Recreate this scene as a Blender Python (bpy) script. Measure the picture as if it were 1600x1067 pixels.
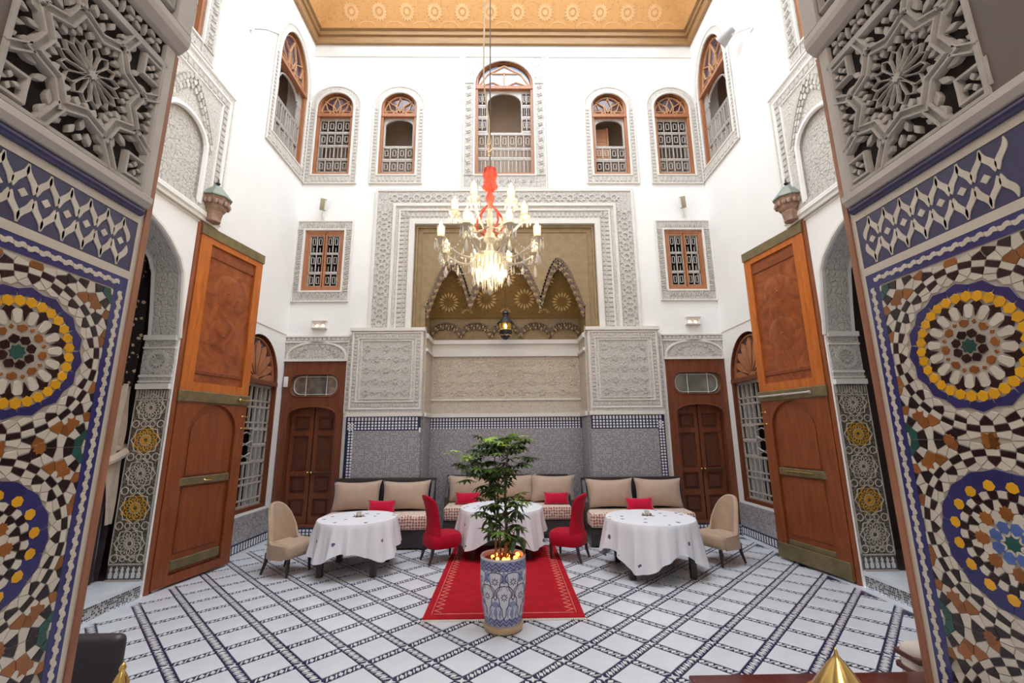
import bpy, bmesh, math, random
from math import sin, cos, pi, radians, sqrt, atan2, hypot
from mathutils import Vector, Matrix
from mathutils.geometry import tessellate_polygon

K = 1.15                      # units unprojected from image pixels -> metres; scene scaled about point below camera (applied once to every mesh and location at the end)
random.seed(7)
for o in list(bpy.data.objects):
    bpy.data.objects.remove(o)
S = bpy.context.scene
COL = S.collection

# ------------------------------------------------------------------ camera, sky, light, exposure
cam_data = bpy.data.cameras.new('camera')
cam_data.sensor_width = 36.0
cam_data.lens = 680 / 1600 * 36.0
cam_data.clip_start = 0.02
cam_data.clip_end = 200
cam = bpy.data.objects.new('camera', cam_data)
COL.objects.link(cam)
S.camera = cam
_p, _y, _r = radians(11.7), radians(0.85), radians(0.5)
_fw = Vector((sin(_y) * cos(_p), cos(_y) * cos(_p), sin(_p)))
_rt = Vector((cos(_y), -sin(_y), 0))
_up = _rt.cross(_fw)
_rt2 = cos(_r) * _rt - sin(_r) * _up
_up2 = sin(_r) * _rt + cos(_r) * _up
cam.matrix_world = Matrix(((_rt2.x, _up2.x, -_fw.x, 0), (_rt2.y, _up2.y, -_fw.y, 0),
                           (_rt2.z, _up2.z, -_fw.z, 1.7 * K), (0, 0, 0, 1)))

world = bpy.data.worlds.new('sky')
S.world = world
world.use_nodes = True
wb = world.node_tree.nodes['Background']
wb.inputs['Color'].default_value = (0.80, 0.90, 1.0, 1)
wb.inputs['Strength'].default_value = 8.2

# the open roof of the courtyard lets the sky in: a portal there only guides the sampling
pd = bpy.data.lights.new('roof_opening', 'AREA')
pd.shape = 'RECTANGLE'
pd.size, pd.size_y = 6.0 * K, 5.6 * K
pd.cycles.is_portal = True
po = bpy.data.objects.new('roof_opening', pd)
po.location = (0, 4.2 * K, 10.75 * K)
COL.objects.link(po)
# unseen fill light added behind the camera to brighten the jambs
rd = bpy.data.lights.new('jamb_fill', 'AREA')
rd.shape = 'DISK'
rd.size = 1.6 * K
rd.energy = 80
rd.color = (1.0, 0.9, 0.8)
ro = bpy.data.objects.new('jamb_fill', rd)
ro.location = (0, -0.9 * K, 4.3 * K)
COL.objects.link(ro)

S.view_settings.view_transform = 'Standard'
S.view_settings.look = 'None'
S.view_settings.gamma = 1
S.view_settings.use_curve_mapping = False
S.view_settings.exposure = 0.0
S.cycles.max_bounces = 10
S.cycles.diffuse_bounces = 6
S.cycles.glossy_bounces = 3
S.cycles.transmission_bounces = 6
S.cycles.transparent_max_bounces = 8
S.cycles.caustics_reflective = False
S.cycles.caustics_refractive = False
S.cycles.sample_clamp_indirect = 12

# ------------------------------------------------------------------ materials
def _nodes(name):
    m = bpy.data.materials.new(name)
    m.use_nodes = True
    nt = m.node_tree
    b = nt.nodes['Principled BSDF']
    tc = nt.nodes.new('ShaderNodeTexCoord')
    return m, nt, b, tc.outputs['Object']

def _mapping(nt, vec, scale=(1, 1, 1), rot=(0, 0, 0)):
    mp = nt.nodes.new('ShaderNodeMapping')
    mp.inputs['Scale'].default_value = scale
    mp.inputs['Rotation'].default_value = rot
    nt.links.new(vec, mp.inputs['Vector'])
    return mp.outputs['Vector']

def _noise(nt, vec, scale, detail=4, rough=0.5, dist=0.0):
    n = nt.nodes.new('ShaderNodeTexNoise')
    n.inputs['Scale'].default_value = scale
    n.inputs['Detail'].default_value = detail
    n.inputs['Roughness'].default_value = rough
    n.inputs['Distortion'].default_value = dist
    nt.links.new(vec, n.inputs['Vector'])
    return n.outputs['Fac']

def _vor(nt, vec, scale, feature='F1', rnd=1.0, out='Distance'):
    n = nt.nodes.new('ShaderNodeTexVoronoi')
    n.feature = feature
    n.inputs['Scale'].default_value = scale
    n.inputs['Randomness'].default_value = rnd
    nt.links.new(vec, n.inputs['Vector'])
    return n.outputs[out]

def _ramp(nt, fac, stops):
    r = nt.nodes.new('ShaderNodeValToRGB')
    e = r.color_ramp.elements
    e[0].position, e[0].color = stops[0][0], (*stops[0][1], 1)
    e[1].position, e[1].color = stops[-1][0], (*stops[-1][1], 1)
    for p, c in stops[1:-1]:
        x = e.new(p)
        x.color = (*c, 1)
    nt.links.new(fac, r.inputs['Fac'])
    return r.outputs['Color']

def _math(nt, op, a, b=None, c=None):
    n = nt.nodes.new('ShaderNodeMath')
    n.operation = op
    for i, v in enumerate((a, b, c)):
        if v is None:
            continue
        if isinstance(v, (int, float)):
            n.inputs[i].default_value = v
        else:
            nt.links.new(v, n.inputs[i])
    return n.outputs[0]

def _bump(nt, b, height, strength, dist=0.01):
    n = nt.nodes.new('ShaderNodeBump')
    n.inputs['Strength'].default_value = strength
    n.inputs['Distance'].default_value = dist
    nt.links.new(height, n.inputs['Height'])
    nt.links.new(n.outputs['Normal'], b.inputs['Normal'])

def _mixc(nt, fac, a, b):
    n = nt.nodes.new('ShaderNodeMix')
    n.data_type = 'RGBA'
    for key, v in ((0, fac), (6, a), (7, b)):
        if isinstance(v, (tuple, list)):
            n.inputs[key].default_value = (*v, 1)
        elif isinstance(v, (int, float)):
            n.inputs[key].default_value = v
        else:
            nt.links.new(v, n.inputs[key])
    return n.outputs[2]

def sc(c, f):
    return tuple(min(1, x * f) for x in c)

def plain(name, col, rough=0.5, metal=0.0, var=0.12, scale=6, bump=0.0, bscale=60, spec=0.5):
    m, nt, b, v = _nodes(name)
    f = _noise(nt, v, scale, 3)
    nt.links.new(_ramp(nt, f, [(0.3, sc(col, 1 - var)), (0.7, sc(col, 1 + var))]), b.inputs['Base Color'])
    b.inputs['Roughness'].default_value = rough
    b.inputs['Metallic'].default_value = metal
    b.inputs['Specular IOR Level'].default_value = spec
    if bump:
        _bump(nt, b, _noise(nt, v, bscale, 3), bump, 0.004)
    return m

def wood(name, c1, c2, rough=0.35, axis=1, scale=9):
    m, nt, b, v = _nodes(name)
    s = [scale, scale, scale]
    s[axis] = scale * 0.12
    mv = _mapping(nt, v, s)
    f = _noise(nt, mv, 2.2, 6, 0.6, 0.6)
    nt.links.new(_ramp(nt, f, [(0.25, c1), (0.75, c2)]), b.inputs['Base Color'])
    b.inputs['Roughness'].default_value = rough
    _bump(nt, b, f, 0.12, 0.004)
    return m

def burl(name, c1, c2, c3):
    m, nt, b, v = _nodes(name)
    mv = _mapping(nt, v, (1.0, 0.8, 1.0))
    f = _noise(nt, mv, 3.2, 8, 0.55, 2.5)
    nt.links.new(_ramp(nt, f, [(0.3, c1), (0.5, c2), (0.72, c3)]), b.inputs['Base Color'])
    b.inputs['Roughness'].default_value = 0.3
    return m

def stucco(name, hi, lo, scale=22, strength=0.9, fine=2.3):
    """carved plaster: a vegetal relief too fine to pick apart, its hollows darkened in the colour"""
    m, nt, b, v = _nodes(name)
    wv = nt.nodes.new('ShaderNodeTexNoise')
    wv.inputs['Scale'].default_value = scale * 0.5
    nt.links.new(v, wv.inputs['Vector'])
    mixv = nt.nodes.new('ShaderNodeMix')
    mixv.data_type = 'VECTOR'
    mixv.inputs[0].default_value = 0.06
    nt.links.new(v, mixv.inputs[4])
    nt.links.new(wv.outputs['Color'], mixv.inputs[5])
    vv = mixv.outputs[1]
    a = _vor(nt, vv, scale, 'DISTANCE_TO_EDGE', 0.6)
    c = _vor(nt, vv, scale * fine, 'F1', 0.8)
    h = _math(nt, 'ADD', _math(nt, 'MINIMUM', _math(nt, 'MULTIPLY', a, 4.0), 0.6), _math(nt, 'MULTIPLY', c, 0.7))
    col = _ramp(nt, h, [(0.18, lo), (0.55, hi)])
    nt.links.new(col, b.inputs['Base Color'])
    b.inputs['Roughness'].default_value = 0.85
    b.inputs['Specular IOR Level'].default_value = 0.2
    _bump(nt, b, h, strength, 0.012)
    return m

def zellij_far(name, base, line, scale):
    """mosaic seen from too far to pick the chips apart"""
    m, nt, b, v = _nodes(name)
    a = _vor(nt, v, scale, 'DISTANCE_TO_EDGE', 0.15)
    br = nt.nodes.new('ShaderNodeTexVoronoi')
    br.inputs['Scale'].default_value = scale
    br.inputs['Randomness'].default_value = 0.15
    nt.links.new(v, br.inputs['Vector'])
    f = _math(nt, 'GREATER_THAN', a, 0.1)
    c = _mixc(nt, f, line, base)
    sep = nt.nodes.new('ShaderNodeSeparateColor')
    nt.links.new(br.outputs['Color'], sep.inputs[0])
    c2 = _mixc(nt, _math(nt, 'GREATER_THAN', sep.outputs[0], 0.62), c, sc(line, 0.8))
    nt.links.new(c2, b.inputs['Base Color'])
    b.inputs['Roughness'].default_value = 0.22
    return m

def glazed(name, col, var=0.14, rough=0.16):
    m, nt, b, v = _nodes(name)
    oi = nt.nodes.new('ShaderNodeObjectInfo')
    f = _math(nt, 'ADD', _math(nt, 'MULTIPLY', oi.outputs['Random'], 0.6), _math(nt, 'MULTIPLY', _noise(nt, v, 30, 2), 0.4))
    nt.links.new(_ramp(nt, f, [(0.1, sc(col, 1 - var)), (0.9, sc(col, 1 + var))]), b.inputs['Base Color'])
    b.inputs['Roughness'].default_value = rough
    _bump(nt, b, _noise(nt, v, 18, 2), 0.04, 0.004)
    return m

def emit(name, col, strength):
    m = bpy.data.materials.new(name)
    m.use_nodes = True
    b = m.node_tree.nodes['Principled BSDF']
    b.inputs['Base Color'].default_value = (*col, 1)
    b.inputs['Emission Color'].default_value = (*col, 1)
    b.inputs['Emission Strength'].default_value = strength
    return m

def glass(name, col, rough=0.03, trans=1.0, ior=1.45, alpha=1.0):
    m = bpy.data.materials.new(name)
    m.use_nodes = True
    b = m.node_tree.nodes['Principled BSDF']
    b.inputs['Base Color'].default_value = (*col, 1)
    b.inputs['Roughness'].default_value = rough
    b.inputs['Transmission Weight'].default_value = trans
    b.inputs['IOR'].default_value = ior
    b.inputs['Alpha'].default_value = alpha
    return m

def fabric(name, col, var=0.1, sheen=0.3):
    m, nt, b, v = _nodes(name)
    f = _noise(nt, v, 9, 4)
    nt.links.new(_ramp(nt, f, [(0.3, sc(col, 1 - var)), (0.7, sc(col, 1 + var))]), b.inputs['Base Color'])
    b.inputs['Roughness'].default_value = 0.8
    b.inputs['Specular IOR Level'].default_value = 0.2
    b.inputs['Sheen Weight'].default_value = sheen
    _bump(nt, b, _noise(nt, v, 260, 2), 0.12, 0.002)
    return m

def print_fabric(name, ground, dot, scale, size, rnd=0.35):
    m, nt, b, v = _nodes(name)
    d = _vor(nt, v, scale, 'F1', rnd)
    n = _noise(nt, v, scale * 5, 2)
    dd = _math(nt, 'ADD', d, _math(nt, 'MULTIPLY', _math(nt, 'SUBTRACT', n, 0.5), 0.25))
    nt.links.new(_mixc(nt, _math(nt, 'LESS_THAN', dd, size), ground, dot), b.inputs['Base Color'])
    b.inputs['Roughness'].default_value = 0.85
    b.inputs['Specular IOR Level'].default_value = 0.15
    _bump(nt, b, _noise(nt, v, 14, 3), 0.15, 0.01)
    return m

W = {}
W['white'] = plain('white_plaster', (0.86, 0.85, 0.83), 0.9, var=0.02, scale=2, bump=0.05, bscale=40, spec=0.1)
W['cream'] = plain('cream_plaster', (0.73, 0.70, 0.65), 0.85, var=0.04, scale=3, bump=0.1, bscale=30, spec=0.15)
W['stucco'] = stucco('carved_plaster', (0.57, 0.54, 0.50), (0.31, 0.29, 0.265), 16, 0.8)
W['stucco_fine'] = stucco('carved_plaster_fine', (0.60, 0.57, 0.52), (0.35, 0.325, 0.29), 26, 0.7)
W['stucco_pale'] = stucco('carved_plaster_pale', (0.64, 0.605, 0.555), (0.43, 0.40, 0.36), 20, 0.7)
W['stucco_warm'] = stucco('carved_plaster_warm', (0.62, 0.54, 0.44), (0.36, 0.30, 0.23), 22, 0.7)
W['relief'] = plain('relief_plaster', (0.56, 0.53, 0.49), 0.85, var=0.06, scale=8, spec=0.15)
W['near_plaster'] = plain('aged_carved_plaster', (0.45, 0.415, 0.385), 0.75, var=0.14, scale=12, bump=0.2, bscale=60, spec=0.25)
W['near_shade_ground'] = plain('shaded_carving_ground', (0.035, 0.029, 0.026), 0.9, var=0.2, scale=20, spec=0.1)  # shade of the deep carved hollows put into this dark colour
W['near_band'] = plain('moulded_plaster', (0.55, 0.50, 0.46), 0.7, var=0.06, scale=8, bump=0.1, bscale=40, spec=0.25)
W['door_wood'] = wood('cedar_dark', (0.11, 0.030, 0.013), (0.23, 0.068, 0.028), 0.38)
W['panel_wood'] = wood('cedar_panel', (0.075, 0.022, 0.012), (0.145, 0.044, 0.021), 0.42)
W['leaf_wood'] = wood('cedar_orange', (0.36, 0.085, 0.014), (0.62, 0.185, 0.030), 0.3)
W['leaf_low'] = wood('cedar_brown', (0.165, 0.038, 0.012), (0.30, 0.080, 0.022), 0.32)
W['leaf_burl'] = burl('cedar_burl', (0.17, 0.040, 0.013), (0.28, 0.070, 0.019), (0.40, 0.115, 0.030))
W['frame_wood'] = wood('cedar_frame', (0.30, 0.11, 0.045), (0.46, 0.19, 0.085), 0.45)
W['tracery'] = wood('cedar_tracery', (0.50, 0.26, 0.12), (0.66, 0.38, 0.19), 0.5)
W['olive'] = plain('old_brass_strap', (0.20, 0.155, 0.075), 0.42, 0.35, 0.2, 9)
W['trim_wood'] = wood('cedar_trim', (0.22, 0.085, 0.05), (0.42, 0.18, 0.10), 0.4)
W['beam'] = wood('painted_cedar', (0.26, 0.145, 0.060), (0.40, 0.235, 0.10), 0.6, axis=0)
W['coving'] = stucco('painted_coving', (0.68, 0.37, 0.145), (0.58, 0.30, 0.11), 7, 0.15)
W['coving_star'] = plain('coving_star', (0.76, 0.47, 0.22), 0.6, var=0.1)
W['niche_wood'] = plain('gilded_cedar', (0.27, 0.185, 0.09), 0.55, var=0.15, scale=9, bump=0.15, bscale=50)
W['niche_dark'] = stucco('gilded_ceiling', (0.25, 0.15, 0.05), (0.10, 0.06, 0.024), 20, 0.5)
W['jamb_dark'] = plain('grey_brown_wood', (0.15, 0.12, 0.105), 0.6, var=0.05)
W['niche_gold'] = plain('gold_rosette', (0.62, 0.42, 0.16), 0.45, 0.3, 0.15)
W['muqarnas'] = plain('muqarnas_wood', (0.15, 0.095, 0.065), 0.6, var=0.3, scale=30)
W['muq_gold'] = plain('muqarnas_gold', (0.36, 0.25, 0.125), 0.5, 0.1, 0.15)
W['grille'] = plain('grey_turned_wood', (0.48, 0.44, 0.40), 0.6, var=0.12, scale=20)
W['grille_dark'] = plain('wrought_iron', (0.12, 0.11, 0.11), 0.5, 0.3, 0.1)
W['recess'] = plain('gallery_wall', (0.58, 0.45, 0.35), 0.9, var=0.05)
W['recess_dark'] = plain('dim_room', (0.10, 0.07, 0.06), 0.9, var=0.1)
W['pane_dark'] = plain('tinted_pane', (0.07, 0.035, 0.055), 0.08, var=0.2, spec=0.7)
W['pane_sky'] = plain('blue_pane', (0.36, 0.50, 0.78), 0.1, var=0.3, scale=4, spec=0.7)  # reflected sky painted into the pane as blue
W['pane_green'] = plain('old_glass', (0.27, 0.31, 0.27), 0.06, 0.45, 0.25, 5, bump=0.15, bscale=7, spec=0.9)
W['pane_mirror'] = plain('silvered_glass', (0.34, 0.34, 0.31), 0.05, 0.7, 0.45, 9, bump=0.5, bscale=9, spec=0.9)
W['shutter'] = plain('orange_shutter', (0.62, 0.30, 0.16), 0.6, var=0.08)
W['brass'] = plain('brass', (0.78, 0.53, 0.18), 0.22, 0.9, 0.1, 8)
W['iron'] = plain('dark_metal', (0.05, 0.05, 0.055), 0.4, 0.6, 0.1)
W['copper_green'] = plain('weathered_copper', (0.24, 0.28, 0.23), 0.55, 0.2, 0.15)
W['bracket'] = plain('carved_bracket', (0.34, 0.21, 0.15), 0.6, var=0.3, scale=14, bump=0.4, bscale=26)
W['marble'] = plain('white_marble', (0.71, 0.73, 0.78), 0.16, var=0.06, scale=3, spec=0.5)
W['chip_white'] = plain('white_chip', (0.72, 0.72, 0.74), 0.2, var=0.06)
W['navy'] = plain('navy_glaze', (0.022, 0.026, 0.075), 0.18, var=0.3, scale=30)
W['dado'] = zellij_far('grey_zellij', (0.20, 0.19, 0.215), (0.44, 0.42, 0.43), 34)
W['riser'] = zellij_far('riser_zellij', (0.05, 0.05, 0.07), (0.55, 0.53, 0.5), 44)
W['pier_mosaic'] = zellij_far('pier_zellij', (0.035, 0.03, 0.026), (0.27, 0.23, 0.175), 62)
W['t_cream'] = glazed('cream_glaze', (0.60, 0.54, 0.46), 0.10)
W['t_base'] = plain('cream_grout', (0.44, 0.385, 0.325), 0.4, var=0.08, scale=20)
W['t_black'] = glazed('black_glaze', (0.022, 0.012, 0.014), 0.3)
W['t_brown'] = glazed('amber_glaze', (0.27, 0.098, 0.026), 0.25)
W['t_yellow'] = glazed('yellow_glaze', (0.72, 0.36, 0.02), 0.12)
W['t_green'] = glazed('green_glaze', (0.022, 0.085, 0.072), 0.25)
W['t_blue'] = glazed('blue_glaze', (0.075, 0.13, 0.34), 0.25)
W['t_navy'] = glazed('cobalt_glaze', (0.034, 0.033, 0.135), 0.2)
W['t_slate'] = glazed('slate_glaze', (0.055, 0.050, 0.125), 0.25)
W['beige'] = fabric('beige_velvet', (0.46, 0.325, 0.225), 0.08)
W['beige_cush'] = fabric('beige_satin', (0.50, 0.36, 0.272), 0.06, 0.4)
W['red'] = fabric('red_velvet', (0.42, 0.003, 0.022), 0.10, 0.05)
W['red_cush'] = fabric('red_satin', (0.62, 0.004, 0.045), 0.08)
W['rug'] = fabric('red_wool', (0.42, 0.006, 0.016), 0.15, 0.0)
W['rug_line'] = fabric('rug_pattern', (0.62, 0.20, 0.14), 0.3)
W['fringe'] = fabric('rug_fringe', (0.72, 0.62, 0.52), 0.1)
W['cloth'] = print_fabric('embroidered_linen', (0.80, 0.79, 0.83), (0.13, 0.13, 0.20), 5.2, 0.13, 0.5)
W['mattress'] = print_fabric('printed_mattress', (0.72, 0.60, 0.50), (0.40, 0.12, 0.12), 24, 0.40, 0.25)
W['dark_wood'] = wood('wenge', (0.030, 0.023, 0.021), (0.060, 0.046, 0.042), 0.35, axis=0)
W['leg'] = wood('dark_leg', (0.022, 0.015, 0.013), (0.045, 0.03, 0.025), 0.35, axis=2)
W['dark_leather'] = plain('dark_leather', (0.035, 0.028, 0.034), 0.4, var=0.2, scale=5)
W['table_red'] = wood('oxblood_table', (0.075, 0.014, 0.014), (0.13, 0.028, 0.024), 0.2, axis=0)
W['stripe'] = plain('stripe_pale', (0.62, 0.52, 0.45), 0.8)
W['stripe_dark'] = plain('stripe_dark', (0.10, 0.03, 0.03), 0.8)
W['ceramic'] = plain('pot_ceramic', (0.66, 0.65, 0.70), 0.22, var=0.06, scale=6)
W['pot_blue'] = plain('pot_lavender', (0.30, 0.31, 0.52), 0.25, var=0.2, scale=12)
W['pot_line'] = plain('pot_navy_line', (0.035, 0.035, 0.10), 0.3, var=0.2)
W['pot_base'] = plain('pot_saucer', (0.52, 0.36, 0.21), 0.5, var=0.12)
W['soil'] = plain('red_soil', (0.17, 0.025, 0.015), 0.8, var=0.5, scale=30, bump=0.6, bscale=30)  # red glow of the string lights put into the soil colour
W['stem'] = plain('green_bark', (0.19, 0.14, 0.07), 0.7, var=0.3, scale=20)
def leafmat(name, col):
    m, nt, b, v = _nodes(name)
    oi = nt.nodes.new('ShaderNodeObjectInfo')
    nt.links.new(_ramp(nt, oi.outputs['Random'], [(0.0, sc(col, 0.65)), (1.0, sc(col, 1.45))]), b.inputs['Base Color'])
    b.inputs['Roughness'].default_value = 0.4
    b.inputs['Subsurface Weight'].default_value = 0.0
    return m
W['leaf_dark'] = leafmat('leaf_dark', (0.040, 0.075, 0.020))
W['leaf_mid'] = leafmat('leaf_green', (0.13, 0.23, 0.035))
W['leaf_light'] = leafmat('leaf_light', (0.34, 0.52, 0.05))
W['crystal'] = glass('crystal', (1.0, 0.93, 0.80), 0.04, 0.4, 1.5)
W['crystal_arm'] = glass('crystal_arm', (1.0, 0.90, 0.72), 0.10, 0.45, 1.5)
W['shade_glass'] = glass('shade_glass', (1.0, 0.96, 0.88), 0.55, 0.75, 1.15)
W['red_glass'] = glass('red_glass', (0.85, 0.10, 0.06), 0.05, 0.55, 1.45)
W['bulb'] = emit('candle_bulb', (1.0, 0.78, 0.46), 430)
W['fairy'] = emit('fairy_light', (1.0, 0.20, 0.03), 11)
W['lantern_glow'] = emit('lantern_flame', (1.0, 0.62, 0.15), 25)
W['amber_glass'] = plain('amber_glass', (0.55, 0.33, 0.05), 0.15, var=0.3)
W['spot_glow'] = emit('fitting_lens', (1.0, 0.85, 0.7), 1.3)
W['fixture'] = plain('lamp_housing', (0.42, 0.36, 0.24), 0.4, 0.4, 0.1)
W['spot_grey'] = plain('grey_shade', (0.36, 0.34, 0.32), 0.5, var=0.03)
W['fixture_white'] = plain('white_housing', (0.78, 0.75, 0.72), 0.4, var=0.03)
W['curtain_dark'] = print_fabric('black_brocade', (0.012, 0.010, 0.010), (0.36, 0.27, 0.18), 13, 0.26, 0.9)
W['curtain_beige'] = fabric('beige_drape', (0.50, 0.40, 0.31), 0.1)
W['curtain_plum'] = fabric('plum_drape', (0.030, 0.022, 0.026), 0.2)
W['maroon'] = fabric('maroon_seat', (0.09, 0.02, 0.02), 0.2)
W['cable'] = plain('cable', (0.10, 0.075, 0.05), 0.5)
W['cord'] = plain('cord', (0.58, 0.42, 0.27), 0.6)

# ------------------------------------------------------------------ mesh helpers
WM = {}

class MB:
    def __init__(s):
        s.v, s.f, s.mi, s.m, s.sm, s.smooth = [], [], [], 0, [], False
        s.T = None
    def add(s, vs, fs, smooth=None):
        n = len(s.v)
        for p in vs:
            p = Vector(p)
            s.v.append(s.T @ p if s.T is not None else p)
        for f in fs:
            s.f.append(tuple(i + n for i in f))
            s.mi.append(s.m)
            s.sm.append(s.smooth if smooth is None else smooth)
        return s
    def box(s, x0, x1, y0, y1, z0, z1):
        v = [(x, y, z) for z in (z0, z1) for y in (y0, y1) for x in (x0, x1)]
        return s.add(v, [(0, 2, 3, 1), (4, 5, 7, 6), (0, 1, 5, 4), (2, 6, 7, 3), (0, 4, 6, 2), (1, 3, 7, 5)], False)
    def bevbox(s, x0, x1, y0, y1, z0, z1, c):
        """a box with its top (+z) edges chamfered"""
        v = [(x0, y0, z0), (x1, y0, z0), (x1, y1, z0), (x0, y1, z0),
             (x0, y0, z1 - c), (x1, y0, z1 - c), (x1, y1, z1 - c), (x0, y1, z1 - c),
             (x0 + c, y0 + c, z1), (x1 - c, y0 + c, z1), (x1 - c, y1 - c, z1), (x0 + c, y1 - c, z1)]
        f = [(3, 2, 1, 0), (8, 9, 10, 11)]
        for a in (0, 4):
            for i in range(4):
                j = (i + 1) % 4
                f.append((a + i, a + j, a + 4 + j, a + 4 + i))
        return s.add(v, f, False)
    def rbox(s, x0, x1, y0, y1, z0, z1, r, seg=3):
        """a box rounded on all edges (a superellipsoid-like cushion block)"""
        bm = bmesh.new()
        bmesh.ops.create_cube(bm, size=1)
        for v in bm.verts:
            v.co = Vector(((x0 + x1) / 2 + v.co.x * (x1 - x0), (y0 + y1) / 2 + v.co.y * (y1 - y0), (z0 + z1) / 2 + v.co.z * (z1 - z0)))
        bmesh.ops.bevel(bm, geom=list(bm.edges), offset=r, segments=seg, profile=0.5, affect='EDGES')
        bm.verts.index_update()
        s.add([v.co.copy() for v in bm.verts], [[v.index for v in f.verts] for f in bm.faces], True)
        bm.free()
        return s
    def prism(s, poly, z0, z1, holes=(), bevel=0.0, back=True):
        loops = [list(poly)] + [list(h) for h in holes]
        out = []
        for i, l in enumerate(loops):
            l = [q for k, q in enumerate(l) if hypot(q[0] - l[k - 1][0], q[1] - l[k - 1][1]) > 1e-7]
            a = sum(l[k][0] * l[(k + 1) % len(l)][1] - l[(k + 1) % len(l)][0] * l[k][1] for k in range(len(l)))
            if (a < 0) == (i == 0):
                l = l[::-1]
            out.append(l)
        loops = out
        flat = [p for l in loops for p in l]
        if len(loops) == 1 and len(loops[0]) <= 4 and _convex(loops[0]):
            tris = [tuple(range(len(flat)))]
        elif len(loops) == 1 and _convex(loops[0]):
            tris = [tuple(range(len(flat)))]
        else:
            tris = tessellate_polygon([[Vector((p[0], p[1], 0)) for p in l] for l in loops])
            fixed = []
            for t in tris:
                a, b, c = (flat[i] for i in t)
                cr = (b[0] - a[0]) * (c[1] - a[1]) - (c[0] - a[0]) * (b[1] - a[1])
                if abs(cr) > 1e-14:
                    fixed.append(tuple(t) if cr > 0 else tuple(t)[::-1])
            tris = fixed
        n = len(flat)
        top = [(p[0], p[1], z1) for p in flat]
        if bevel:
            top, zz = [], []
            for l in loops:
                c = len(l)
                for k in range(c):
                    top.append((*_inset(l[k - 1], l[k], l[(k + 1) % c], bevel), z1))
            mid = [(p[0], p[1], z1 - bevel) for p in flat]
        vs = [(p[0], p[1], z0) for p in flat] + top
        fs = [tuple(i + n for i in t) for t in tris]
        if back:
            fs += [tuple(reversed(t)) for t in tris]
        base = 0
        if bevel:
            vs += mid
        for l in loops:
            c = len(l)
            for k in range(c):
                a, b2 = base + k, base + (k + 1) % c
                if bevel:
                    fs.append((a, b2, b2 + 2 * n, a + 2 * n))
                    fs.append((a + 2 * n, b2 + 2 * n, b2 + n, a + n))
                else:
                    fs.append((a, b2, b2 + n, a + n))
            base += c
        return s.add(vs, fs, False)
    def strap(s, pts, w, h, z0=0.0, closed=False, top=0.55):
        """a mitred moulding of trapezoid section along a polyline in the xy plane"""
        n = len(pts)
        vs = []
        for i in range(n):
            p = pts[i]
            a = pts[i - 1] if (i > 0 or closed) else None
            b = pts[(i + 1) % n] if (i < n - 1 or closed) else None
            nx, ny, sc_ = _miter(a, p, b)
            for off, z in ((-w / 2, 0), (-w / 2 * top, h), (w / 2 * top, h), (w / 2, 0)):
                vs.append((p[0] + nx * off * sc_, p[1] + ny * off * sc_, z0 + z))
        fs = []
        for i in range(n if closed else n - 1):
            j = (i + 1) % n
            for k in range(3):
                fs.append((i * 4 + k, i * 4 + k + 1, j * 4 + k + 1, j * 4 + k))
        if not closed:
            fs.append((0, 3, 2, 1)[::-1])
            q = (n - 1) * 4
            fs.append((q, q + 1, q + 2, q + 3)[::-1])
        return s.add(vs, [f[::-1] for f in fs], False)
    def tube(s, pts, r, n=8, closed=False, caps=True):
        pts = [Vector(p) for p in pts]
        m = len(pts)
        rr = r if isinstance(r, (list, tuple)) else [r] * m
        vs, fs = [], []
        up = Vector((0, 0, 1))
        prev = None
        for i, p in enumerate(pts):
            a = pts[i - 1] if (i > 0 or closed) else pts[i]
            b = pts[(i + 1) % m] if (i < m - 1 or closed) else pts[i]
            t = (b - a).normalized()
            if prev is None:
                u = t.cross(up)
                if u.length < 1e-4:
                    u = t.cross(Vector((1, 0, 0)))
                u.normalize()
            else:
                u = prev - t * prev.dot(t)
                if u.length < 1e-5:
                    u = t.orthogonal()
                u.normalize()
            prev = u
            w = t.cross(u)
            for k in range(n):
                an = 2 * pi * k / n
                vs.append(p + (u * cos(an) + w * sin(an)) * rr[i])
        for i in range(m if closed else m - 1):
            j = (i + 1) % m
            for k in range(n):
                l = (k + 1) % n
                fs.append((i * n + k, i * n + l, j * n + l, j * n + k))
        if caps and not closed:
            fs.append(tuple(range(n))[::-1])
            fs.append(tuple((m - 1) * n + k for k in range(n)))
        return s.add(vs, fs, n > 4)
    def lathe(s, prof, n=16, c=(0, 0), ang=0.0, smooth=True):
        """revolve (r, z) about z"""
        vs, fs = [], []
        rows = []
        for r, z in prof:
            if r < 1e-6:
                rows.append([len(vs)])
                vs.append((c[0], c[1], z))
            else:
                rows.append(list(range(len(vs), len(vs) + n)))
                for k in range(n):
                    a = ang + 2 * pi * k / n
                    vs.append((c[0] + r * cos(a), c[1] + r * sin(a), z))
        for a, b in zip(rows, rows[1:]):
            for k in range(n):
                l = (k + 1) % n
                if len(a) == 1 and len(b) > 1:
                    fs.append((a[0], b[l], b[k]))
                elif len(b) == 1 and len(a) > 1:
                    fs.append((a[k], a[l], b[0]))
                elif len(a) > 1:
                    fs.append((a[k], a[l], b[l], b[k]))
        return s.add(vs, fs, smooth)
    def ball(s, c, r, n=8, sz=1.0):
        k = max(4, n // 2 + 1)
        prof = [(r * sin(pi * i / k), -r * sz * cos(pi * i / k)) for i in range(k + 1)]
        prof[0] = (0, -r * sz)
        prof[-1] = (0, r * sz)
        t = s.T
        s.T = (t if t is not None else Matrix.Identity(4)) @ Matrix.Translation(Vector(c))
        s.lathe(prof, n)
        s.T = t
        return s
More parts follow.
